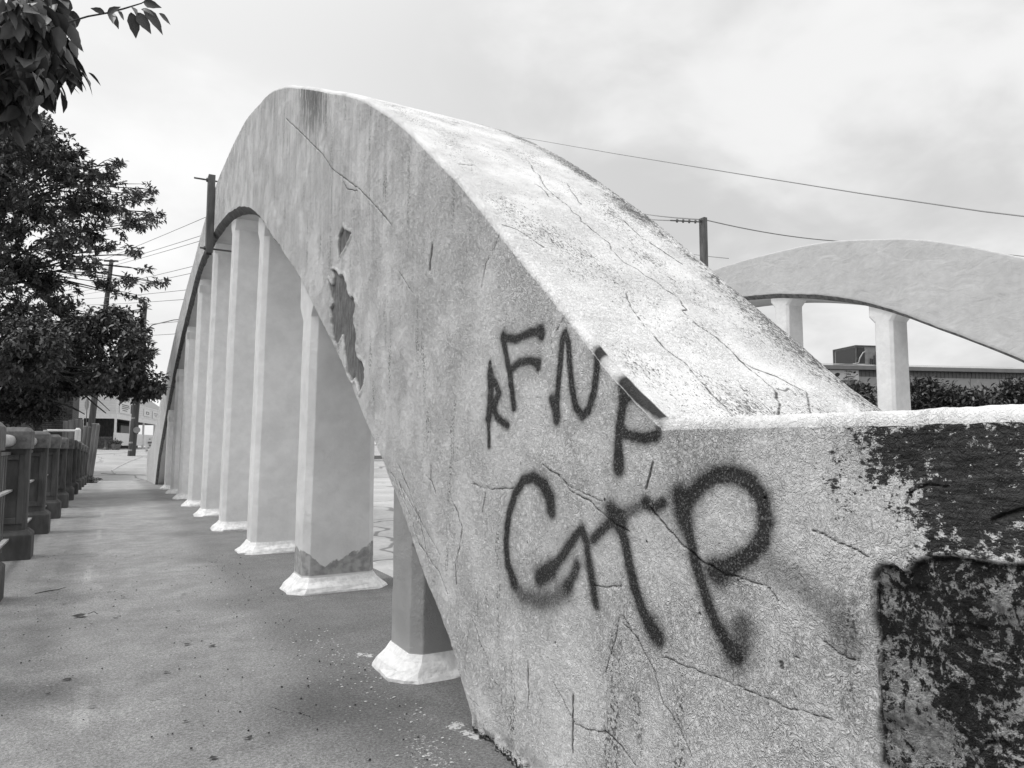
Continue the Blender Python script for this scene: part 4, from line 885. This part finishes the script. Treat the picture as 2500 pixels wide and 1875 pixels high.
wd_ = crown('weed', [(-.50, 29.0, -.10, .18, .14), (-.42, 28.7, -.2, .14, .08)], 26, 5, .10, M['leafA'], None, rng, droop=.1)
tag(wd_, 'small weed growing at the foot of the last railing post', 'plant')

# ---------------------------------------------------------------- utility poles and wires
def pole(label, b, t_, r0, r1, extra):
    o = thing('utility_pole', label, 'utility pole', b, 'utility poles by the far street')
    m = MB(); b = Vector(b); t_ = Vector(t_)
    m.tube([b, b.lerp(t_, .33), b.lerp(t_, .66), t_, t_ + Vector((0, 0, .05))], [r0, r0 * .9, r0 * .8, r1, r1 * .6], 12); m.build('shaft', M['pole'], o, smooth=False)
    extra(o, b, t_); return o
def ex1(o, b, t_):
    m = MB(); m.beam(t_ + Vector((-.5, 0, -.1)), t_ + Vector((.45, 0, -.02)), .12, .12); m.build('crossarm', M['pole'], o)
    m = MB(); c = b.lerp(t_, .28); m.box(-2.55, -2.15, 59.6, 60.0, 8.55, 8.95); m.build('lamp_head', M['steel'], o)
    m = MB(); m.tube([b.lerp(t_, .56), (-2.3, 59.8, 8.9)], .04, 6); m.build('lamp_arm', M['steel'], o)
def ex2(o, b, t_):
    for f in (.08, .11, .012, .028):
        m = MB(); c = b.lerp(t_, f * 3); m.tube([c, c + Vector((0, 0, .10))], .215 - f * .2, 12); m.build('metal_band', M['tin'], o)
    m = MB(); c = b.lerp(t_, .17); m.tube([c + Vector((.15, -.3, 0)), c + Vector((.15, -.2, 0))], .19, 12); m.build('meter', M['tin'], o)
    m = MB(); m.tube([b.lerp(t_, .80), b.lerp(t_, .82) + Vector((.5, 0, .35)), b.lerp(t_, .82) + Vector((1.6, -1., .6)), b.lerp(t_, .82) + Vector((4., -2, .8))], .03, 6); m.build('lamp_arm', M['steel'], o)
pole('taller utility pole, further away, with a stop sign on it', (-1.42, 60, .5), (-.52, 60, 14.7), .23, .14, ex1)
pole('shorter dark utility pole with metal bands near its foot', (1.08, 48, .38), (1.46, 48, 9.6), .215, .12, ex2)
ss = thing('stop_sign', 'octagonal sign seen almost edge-on beside the taller pole', 'sign', (-1.65, 59.2, .5))
m = MB(); c = Vector((-1.62, 59.2, 3.95)); dv = Vector((.30, .955, 0)) * .42
ring = lambda dx, r: [c + Vector((dx, 0, 0)) + dv.normalized() * math.cos(R(22.5 + 45 * k)) * r + Vector((0, 0, math.sin(R(22.5 + 45 * k)) * r)) for k in range(8)]
m.rings([ring(0, .42), ring(.02, .42)]); m.build('sign_plate', M['tin'], ss)
m = MB(); m.tube([(-1.60, 59.25, .5), (-1.60, 59.25, 4.3)], .03, 6); m.build('sign_post', M['steel'], ss)
def wire(label, a, b, sag, r=.013, n=16):
    a = Vector(a); b = Vector(b); m = MB()
    m.tube([a.lerp(b, k / n) - Vector((0, 0, sag * 4 * (k / n) * (1 - k / n))) for k in range(n + 1)], r, 5)
    tag(m.build('overhead_wire', M['wire']), label, 'wire', 'overhead wires')
desc = ['topmost overhead wire rising from the taller pole to the near arch', 'second wire down, just below the topmost at the taller pole', 'third wire down, thickest of the left wires',
        'fourth wire down left of the arch', 'fifth wire down, paired closely under the fourth', 'sixth wire down left of the arch', 'seventh wire down, nearly level left of the arch', 'eighth wire down, level with the top of the shorter pole', 'lowest wire left of the arch, beside the shorter pole']
for dsc, (a, b) in zip(desc, WIRESL):
    a = Vector(a); b = Vector(b); e = b + (b - a) * .25
    wire(dsc, a + (a - b) * .3, e, .12, .011)
m = MB(); m.tube(LONGW, .004, 5); tag(m.build('overhead_wire', M['wire']), 'long sagging wire high over the road, from the near arch to the right edge', 'wire', 'overhead wires')
wire('wire from behind the near arch to the top of the far bracket', (31.757, 40, 17.95), (11.9, 12.1, 6.33), .1, .02)
wire('wire from the far bracket insulator to behind the near arch', (31.5, 40, 17.6), (11.3, 12.6, 6.36), .1, .016)
wire('wire leaving the far bracket to the right above the far arch', (11.9, 12.1, 6.33), (18.2, 12.3, 6.72), .12, .014)
wire('short wire passing behind the foot of the far bracket', (35.9, 40, 15.5), (26.1, 25., 10.2), .05, .022)
wire('wire behind the right shoulder of the far arch', (46.1, 25., 13.5), (23.9, 10., 6.4), .05, .018)

# ---------------------------------------------------------------- corner house with a porch
hs = thing('corner_house', 'white clapboard house with a glazed cut-corner porch beyond the walkway', 'house', (1, 70, .65))
A0 = Vector((-3.6, 66, 0)); A1 = Vector((.25, 66, 0)); A2 = Vector((5.6, 92, 0)); zg = .60
def wallseg(m, a, b, z0, z1, off=0., th=.12):
    dd = (b - a).normalized(); nrm = Vector((dd.y, -dd.x, 0)) * off
    a2 = a + nrm; b2 = b + nrm; back = Vector((-dd.y, dd.x, 0)) * th
    m.add([(a2.x, a2.y, z0), (b2.x, b2.y, z0), ((b2 + back).x, (b2 + back).y, z0), ((a2 + back).x, (a2 + back).y, z0),
           (a2.x, a2.y, z1), (b2.x, b2.y, z1), ((b2 + back).x, (b2 + back).y, z1), ((a2 + back).x, (a2 + back).y, z1)],
          [(0, 3, 2, 1), (4, 5, 6, 7), (0, 1, 5, 4), (1, 2, 6, 5), (2, 3, 7, 6), (3, 0, 4, 7)])
m = MB(); wallseg(m, A0, A1, 3.55, 4.75); wallseg(m, A1, A2, 3.55, 4.75); m.build('parapet_siding', M['siding'], hs)
m = MB(); wallseg(m, A0, A1, 3.17, 3.545, .05, .15); wallseg(m, A1, A2, 3.17, 3.545, .05, .15); m.build('porch_beam', M['white'], hs)
m = MB(); wallseg(m, A1 + (A2 - A1) * .0, A2, 1.0, 2.05); m.build('porch_skirt', M['white'], hs)
m = MB(); wallseg(m, A0, A1 - Vector((.0, 0, 0)), zg - .1, zg + .14, .3, 4.4); wallseg(m, A1, A2, zg - .2, .72, .0, 4.4); m.build('porch_floor', M['kerb'], hs)
m = MB(); wallseg(m, A0, A1, .5, 3.3, -4, .2); wallseg(m, A1 + Vector((0, 4, 0)), A2, .5, 3.3, -3, .2); m.build('back_wall', M['concrete'], hs)
m = MB(); wallseg(m, A0, A1, 3.3, 3.5, -.2, 4); wallseg(m, A1, A2, 3.3, 3.5, -.2, 3.4); m.build('porch_ceiling', M['dark'], hs)
m = MB(); wallseg(m, A0 + Vector((0, 2.2, 0)), A1 + Vector((-.1, 2.2, 0)), .6, 1.75); m.build('low_brick_wall', M['conclight'], hs)
for f in (0., .22, .45, .68, .9):
    m = MB(); p = A1.lerp(A2, f); m.box(p.x - .09, p.x + .09, p.y - .09, p.y + .09, .6, 3.17); m.build('porch_post', M['white'], hs)
for q in (-2.0,):
    m = MB(); m.box(q - .05, q + .05, 65.95, 66.05, .6, 3.17); m.build('porch_post', M['white'], hs)
for i, (f0, f1, z0, z1, mt) in enumerate(((.03, .12, 1.1, 2.9, 'white'), (.27, .36, 2.0, 2.9, 'tin'), (.36, .44, 2.05, 2.8, 'wall'), (.50, .66, 2.05, 2.95, 'wall'), (.70, .80, 2.05, 2.9, 'white'))):
    m = MB(); a, b = A1.lerp(A2, f0), A1.lerp(A2, f1); wallseg(m, a, b, z0, z1, -2.2, .1); m.build('window', M[mt], hs)
m = MB()
rf = [(-3.7, 66.3, 4.76), (.2, 66.3, 4.76), (5.6, 92, 4.76), (2., 92, 7.4), (-2.2, 70.5, 7.4), (-3.7, 70.5, 7.4)]
m.add(rf + [(x, y + .3, z - .25) for x, y, z in rf], [(0, 1, 4, 5), (1, 2, 3, 4), (6, 11, 10, 7), (7, 10, 9, 8), (0, 6, 7, 1), (1, 7, 8, 2), (2, 8, 9, 3), (5, 11, 6, 0)]); m.build('roof', M['fascia'], hs)
def poster(label, f0, f1, z0, z1, marks):
    o = thing('wall_poster', label, 'sign', A1.lerp(A2, f0), 'posters on the porch parapet')
    m = MB(); a, b = A1.lerp(A2, f0), A1.lerp(A2, f1); wallseg(m, a, b, z0, z1, .06, .04); m.build('board', M['white'], o)
    m = MB()
    for (g0, g1, h0, h1) in marks: wallseg(m, a.lerp(b, g0), a.lerp(b, g1), z0 + (z1 - z0) * h0, z0 + (z1 - z0) * h1, .08, .018)
    m.build('printing', M['print'], o)
poster('largest white poster on the porch parapet, left of the shorter pole', .04, .30, 3.7, 4.65, [(.1, .5, .7, .76), (.12, .55, .55, .6), (.1, .45, .4, .45), (.15, .4, .22, .27), (.62, .92, .1, .9)])
poster('small framed poster on the porch parapet right of the shorter pole', .44, .56, 3.85, 4.5, [(.3, .8, .3, .36), (.3, .8, .6, .66), (.3, .36, .37, .6), (.74, .8, .37, .6)])
poster('rightmost poster on the porch parapet with lines of small print', .62, .86, 3.75, 4.5, [(.1, .6, .7, .75), (.1, .75, .5, .54), (.2, .8, .3, .34)])
bt = thing('bird_bath', 'dark pedestal bird bath in front of the porch', 'bird bath', (-.35, 65.2, .7))
m = MB(); m.tube([(-.35, 65.2, .68), (-.35, 65.2, .76), (-.35, 65.2, .9), (-.35, 65.2, 1.55)], [.26, .22, .09, .1], 12); m.build('pedestal', M['steel'], bt)
m = MB(); m.tube([(-.35, 65.2, 1.5), (-.35, 65.2, 1.6), (-.35, 65.2, 1.68)], [.12, .36, .40], 14); m.build('bowl', M['steel'], bt)
pt = thing('planter', 'round planter filled with a low plant beside the bird bath', 'planter', (.35, 65, .7))
m = MB(); m.tube([(.35, 65, .66), (.35, 65, 1.0), (.35, 65, 1.12)], [.26, .36, .36], 14); m.build('pot', M['conclight'], pt)
crown('plant', [(.35, 65, 1.25, .42, .22)], 60, 5, .16, M['shrub'], pt, rng)
# pale crossing marks at the kerb
patch('road_marking', [(-1.0, 52, ), (-.6, 52), (1.6, 57.5), (1.0, 57.5)], .02, M['kerb'])
patch('road_marking', [(1.7, 46.5), (2.3, 46.5), (4., 50.5), (3.4, 50.5)], .02, M['kerb'])

# paper notice behind the far parapet
nt = thing('paper_notice', 'small white paper notice standing past the far end of the near arch', 'notice', (1.52, 34.2, -.3))
m = MB(); m.box(1.28, 1.70, 34.2, 34.215, .76, 1.42); m.build('paper', M['white'], nt)
m = MB()
for x0, x1, z in ((1.40, 1.46, 1.31), (1.54, 1.60, 1.31), (1.36, 1.62, 1.18), (1.36, 1.62, 1.14), (1.40, 1.58, 1.06), (1.42, 1.56, 1.02), (1.36, 1.42, .94), (1.46, 1.60, .94), (1.32, 1.50, .84)): m.box(x0, x1, 34.19, 34.199, z, z + .03)
m.build('printing', M['print'], nt)
m = MB(); m.box(1.47, 1.51, 34.216, 34.256, -.4, 1.3); m.build('stake', M['wood'], nt)

# ---------------------------------------------------------------- metal building across the road
mb = thing('metal_building', 'long low metal building with a ribbed band under its eave, behind the far arch', 'building', (30, 22, .1))
ex_ = Vector((9.8, -3.4, 0)).normalized(); B0 = Vector((29.8, 22, 0)) - ex_ * 13; B1 = Vector((39.75, 18.55, 0)); dpt = Vector((-ex_.y, ex_.x, 0)) * 14
def bw_(m, a, b, z0, z1, off=0., th=.15): wallseg(m, a, b, z0, z1, off, th)
m = MB(); bw_(m, B0, B1, -.3, 4.32, 0, 14); m.build('wall', M['wall'], mb)
m = MB(); bw_(m, B0, B1, 4.3205, 4.62, .01, .1)
nrib = 110
for k in range(nrib):
    a = B0.lerp(B1, k / nrib); b = B0.lerp(B1, (k + .14) / nrib); bw_(m, a, b, 4.3205, 4.62, .035, .024)
m.build('ribbed_band', M['ribs'], mb)
m = MB(); bw_(m, B0, B1 + ex_ * .1, 4.62, 4.80, .30, .35)
m.build('eave_trim', M['fascia'], mb)
m = MB(); a, b, c, d_ = B0, B1, B1 + dpt, B0 + dpt
nn = 60; 
for k in range(nn):
    a = B0.lerp(B1, k / nn) + Vector((ex_.y, -ex_.x, 0)) * .3; b = B0.lerp(B1, (k + .8) / nn) + Vector((ex_.y, -ex_.x, 0)) * .3
    z = 4.802 + (.05 if k % 3 == 0 else .0); m.add([(a.x, a.y, z), (b.x, b.y, z + .03), (b.x + dpt.x * .5, b.y + dpt.y * .5, z + .9), (a.x + dpt.x * .5, a.y + dpt.y * .5, z + .9)], [(0, 1, 2, 3)])
a, b = B0, B1; m.add([(a.x, a.y, 4.79), (b.x, b.y, 4.79), (b.x + dpt.x * .5, b.y + dpt.y * .5, 5.69), (a.x + dpt.x * .5, a.y + dpt.y * .5, 5.69), (b.x + dpt.x, b.y + dpt.y, 4.79), (a.x + dpt.x, a.y + dpt.y, 4.79)], [(0, 1, 2, 3), (3, 2, 4, 5)])
m.build('roof', M['tin'], mb)
for f in (1.0, (B0.lerp(B1, 0) - B0).length, .665):
    if f == 0: continue
    m = MB(); a = B0.lerp(B1, f - .004); b = B0.lerp(B1, f); bw_(m, a, b, .0, 4.62, .10, .06); m.build('downspout', M['ribs'], mb)
for f in (.86, .74, .93):
    m = MB(); a = B0.lerp(B1, f); b = B0.lerp(B1, f + .0012); bw_(m, a, b, .2, 4.32, .008, .006); m.build('panel_joint', M['ribs'], mb)
# advertising board on the wall
sb = thing('advertising_board', 'white lettered board on the wall left of the rooftop unit', 'sign', (29.8, 22, 3.2))
nrm = Vector((ex_.y, -ex_.x, 0)); S1 = B0.lerp(B1, (30.85 - B0.x) / (B1.x - B0.x)); S0 = S1 - ex_ * 1.5
m = MB(); bw_(m, S0, S1, 4.12, 4.61, .12, .06); m.build('board', M['white'], sb)
m = MB()
for s, px_, z, sz in (('• Roofing', .75, 4.50, .11), ('• Siding', .75, 4.38, .11), ('• Basements', .75, 4.27, .11), ('767-6789', .65, 4.14, .14)):
    vs, fs = text_mesh(s, sz); m.add([tuple(S0 + ex_ * (px_ + v[0]) + nrm * (.122 + .004 + v[2]) + Vector((0, 0, z + v[1]))) for v in vs], fs)
m.build('lettering', M['print'], sb)
m = MB(); bl = [(0, 0), (.1, .12), (.25, .18), (.4, .12), (.34, .0), (.2, -.08), (.08, -.1)]
for ox, oz, k in ((.2, 4.33, .8), (1.2, 4.48, .4), (1.36, 4.38, .25)): m.add([tuple(S0 + ex_ * (ox + q * k) + nrm * .126 + Vector((0, 0, oz + h_ * k))) for q, h_ in bl], [tuple(range(7))])
m.build('drawn_emblem', M['print'], sb)
# rooftop air conditioner
ac = thing('rooftop_air_conditioner', 'boxy air conditioning unit with pipes on the metal roof', 'air conditioner', (31.8, 22.5, 4.9))
E0 = Vector((31.32, 22.0, 0)); ey = Vector((-ex_.y, ex_.x, 0))
def acb(m, u0, u1, v0, v1, z0, z1): 
    q = [E0 + ex_ * u + ey * v for u, v in ((u0, v0), (u1, v0), (u1, v1), (u0, v1))]
    m.add([(p.x, p.y, z0) for p in q] + [(p.x, p.y, z1) for p in q], [(0, 3, 2, 1), (4, 5, 6, 7), (0, 1, 5, 4), (1, 2, 6, 5), (2, 3, 7, 6), (3, 0, 4, 7)])
m = MB(); acb(m, .05, 1.75, .05, 1.75, 4.98, 5.85); m.build('housing', M['tin'], ac)
m = MB(); acb(m, 0., 1.8, 0., 1.8, 5.851, 5.90); acb(m, 0, .07, -.0, .07, 4.98, 5.85); acb(m, -.0, .07, 1.73, 1.8, 4.98, 5.85); acb(m, 1.73, 1.8, -.0, .07, 4.98, 5.85); m.build('frame', M['steel'], ac)
m = MB(); acb(m, .02, .048, .12, 1.6, 5.02, 5.80); acb(m, .12, .5, .02, .048, 5.02, 5.80); m.build('coil', M['coil'], ac)
m = MB(); acb(m, -.1, 1.9, -.1, 1.9, 4.80, 4.95); m.build('curb', M['white'], ac)
m = MB(); 
for u, z in ((.75, 5.25), (.85, 5.22), (.95, 5.4), (1.06, 5.6)): p = E0 + ex_ * u - ey * .06; m.tube([(p.x, p.y, 4.96), (p.x, p.y, z)], .035, 8)
m.build('vent_pipe', M['coil'], ac)
m = MB(); pts = [E0 + ex_ * .5 - ey * .03 + Vector((0, 0, 5.6)), E0 + ex_ * .32 - ey * .1 + Vector((0, 0, 5.52)), E0 + ex_ * .12 - ey * .12 + Vector((0, 0, 5.25)), E0 + ex_ * .05 - ey * .12 + Vector((0, 0, 5.02)), E0 - ex_ * .1 + ey * .1 + Vector((0, 0, 4.98))]
m.tube(pts, .03, 8); m.build('conduit', M['raillight'], ac)

# shrubs before the metal building
shr = [('ragged shrub left of the nearer far-arch pillar', (19.3, 15.3), 3.07, 1.0), ('tall rounded shrub half behind the nearer far-arch pillar', (19.9, 14.2), 3.02, .9), ('shrub with an upright spire just right of the far-arch pillar', (21.6, 13.), 3.17, .75),
       ('low broad shrub right of the spired one', (22.4, 12.6), 2.77, .9), ('shrub with pale leaf edges near the wall joint', (23.1, 12.2), 2.92, .7), ('feathery round shrub, tallest on the right', (24.6, 11.8), 3.17, .85),
       ('dark low shrub in the dip before the last two', (25.3, 11.2), 2.47, .8), ('second shrub from the right edge', (26.2, 10.9), 2.77, .7), ('rightmost shrub at the edge of the view', (27.4, 10.4), 2.92, .85), ('small shrub peeping over the slope of the arch', (18.2, 15.8), 2.72, .8)]
for lb, (x, y), zt, rad in shr:
    zb = float(H(x, y)); s = thing('shrub', lb, 'shrub', (x, y, zb), 'shrubs along the metal building')
    rg = random.Random(int(x * 10))
    bl = [(x, y, zt - .9, rad * 1.1, .75), (x + .3, y, zt - 1.6, rad * 1.2, .9), (x - .3, y - .2, zt - .55, rad * .6, .45)]
    for k in range(5): bl.append((x + rg.uniform(-.7, .7) * rad, y + rg.uniform(-.4, .4), zt - rg.uniform(.1, .5), .22, .26))
    crown('foliage', bl, 620, 7, .15, M['shrub'], s, rng, droop=-.5, aspect=.22, spread=.5, skin=.5)
    m = MB()
    for k in range(6):
        a = rg.uniform(0, 6.28); m.tube([(x, y, zb - .05), (x + .25 * math.cos(a), y + .2 * math.sin(a), (zb + zt) / 2), (x + .6 * rad * math.cos(a), y + .5 * math.sin(a), zt - .35)], [.03, .02, .008], 5)
    m.build('stem', M['bark'], s)

# ---------------------------------------------------------------- pickup glimpsed under the arch
tk = thing('pickup_truck', 'dark pickup truck glimpsed under the arch, only its wheel showing', 'pickup truck', (12.5, 66.3, .8))
tx, ty, tz = 12.6, 66.3, .80
prof = [(-2.9, .45), (-2.9, 1.05), (-1.0, 1.12), (-.8, 1.18), (-.35, 1.72), (1.0, 1.74), (1.25, 1.15), (2.75, 1.05), (2.85, .45)]
m = MB(); hw = .9
L_ = [(tx + a, ty - hw, tz + b) for a, b in prof]; R_ = [(tx + a, ty + hw, tz + b) for a, b in prof]; m.rings([L_, R_]); m.build('body', M['steel'], tk, bevel=.05)
for k in (-1, 1):
    m = MB(); q = [(-.55, 1.2), (-.25, 1.62), (.9, 1.64), (1.08, 1.2)]; yv = ty + k * (hw + .006); m.add([(tx + a, yv, tz + b) for a, b in q], [(0, 1, 2, 3)]); m.build('window', M['glass'], tk)
    for wx in (-1.9, 1.75):
        m = MB(); m.tube([(tx + wx, ty + k * .72, tz + .36), (tx + wx, ty + k * .95, tz + .36)], .36, 20); wo = m.build('tyre', M['rubber'], tk)
        m = MB(); m.tube([(tx + wx, ty + k * .951, tz + .36), (tx + wx, ty + k * .965, tz + .36)], .21, 14); m.build('rim', M['hub'], wo)
m = MB(); m.box(tx + 2.84, tx + 2.9, ty - .8, ty - .5, tz + .8, tz + .95); m.build('headlight', M['glass'], tk)

# ---------------------------------------------------------------- litter on the walkway
rg = random.Random(21)
for i, (x, y) in enumerate(LITTER):
    z = float(D(y)) + .006
    s = .055 if i == 0 else rg.uniform(.016, .03)
    nm = ['crumpled dead leaf, the largest on the left of the walkway', 'thin twig lying near the railing'][i] if i < 2 else None
    m = MB()
    if i == 1:
        m.tube([(x - .09, y - .05, z + .002), (x - .01, y, z + .006), (x + .05, y + .03, z + .004), (x + .1, y + .07, z + .012)], [.003, .004, .003, .0015], 6)
        tag(m.build('twig', M['dead']), nm, 'twig'); continue
    n = 7; a0 = rg.uniform(0, 3)
    top_ = []; 
    for k in range(n):
        a = k / n * 2 * math.pi; r_ = s * (1 if k % 2 else .62) * rg.uniform(.8, 1.15)
        top_.append((x + math.cos(a + a0) * r_, y + math.sin(a + a0) * r_ * .6, z + rg.uniform(0, .3) * s * (1. if i == 0 else .6)))
    c0 = (x, y, z + s * (.35 if i == 0 else .12))
    m.add(top_ + [c0], [(k, (k + 1) % n, n) for k in range(n)])
    if i == 0: m.tube([(x + s * .7, y, z + .012), (x + s * 1.3, y + .01, z + .02), (x + s * 1.7, y, z + .004)], .0022, 5)
    lab = nm or 'small dry leaf fragment lying on the concrete walkway'
    tag(m.build('dry_leaf', M['dead']), lab, 'leaf', None if i == 0 else 'dry leaf fragments on the walkway')
def scatter(name, n, mat, fn, smin, smax, seed, flat=.15):
    rg = random.Random(seed); m = MB()
    for _ in range(n):
        x, y = fn(rg); s = rg.uniform(smin, smax) ** 1; z = float(D(y)) + .003; a0 = rg.uniform(0, 6); k_ = rg.choice((4, 5, 6))
        lo = [(x + math.cos(a0 + 6.283 * k / k_) * s * rg.uniform(.6, 1.1), y + math.sin(a0 + 6.283 * k / k_) * s * rg.uniform(.5, 1.), z) for k in range(k_)]
        hi = [(x + (p[0] - x) * .8, y + (p[1] - y) * .8, z + s * flat * rg.uniform(.6, 1.6)) for p in lo]
        m.rings([lo, hi])
    return tag(m.build(name, mat), kind='stuff')
scatter('paint_flakes', 200, M['chip'], lambda g: (lambda y: (1.18 - abs(g.gauss(0, .16)), y))(g.uniform(2.1, 4.4)), .0015, .008, 4)
scatter('pale_grit', 160, M['chip'], lambda g: (g.uniform(-.5, 1.15), g.uniform(2.6, 8)), .002, .006, 5)
scatter('gravel', 150, M['grit'], lambda g: (min(1.2, 1.15 - abs(g.gauss(0, .35))), g.uniform(2.2, 7.5)), .0015, .006, 6, .8)
scatter('dark_grit', 200, M['grit'], lambda g: (g.uniform(-.6, 1.1), g.uniform(2.6, 9)), .002, .006, 8, .6)

for o in sc.objects:
    if '_w' in o: del o['_w']
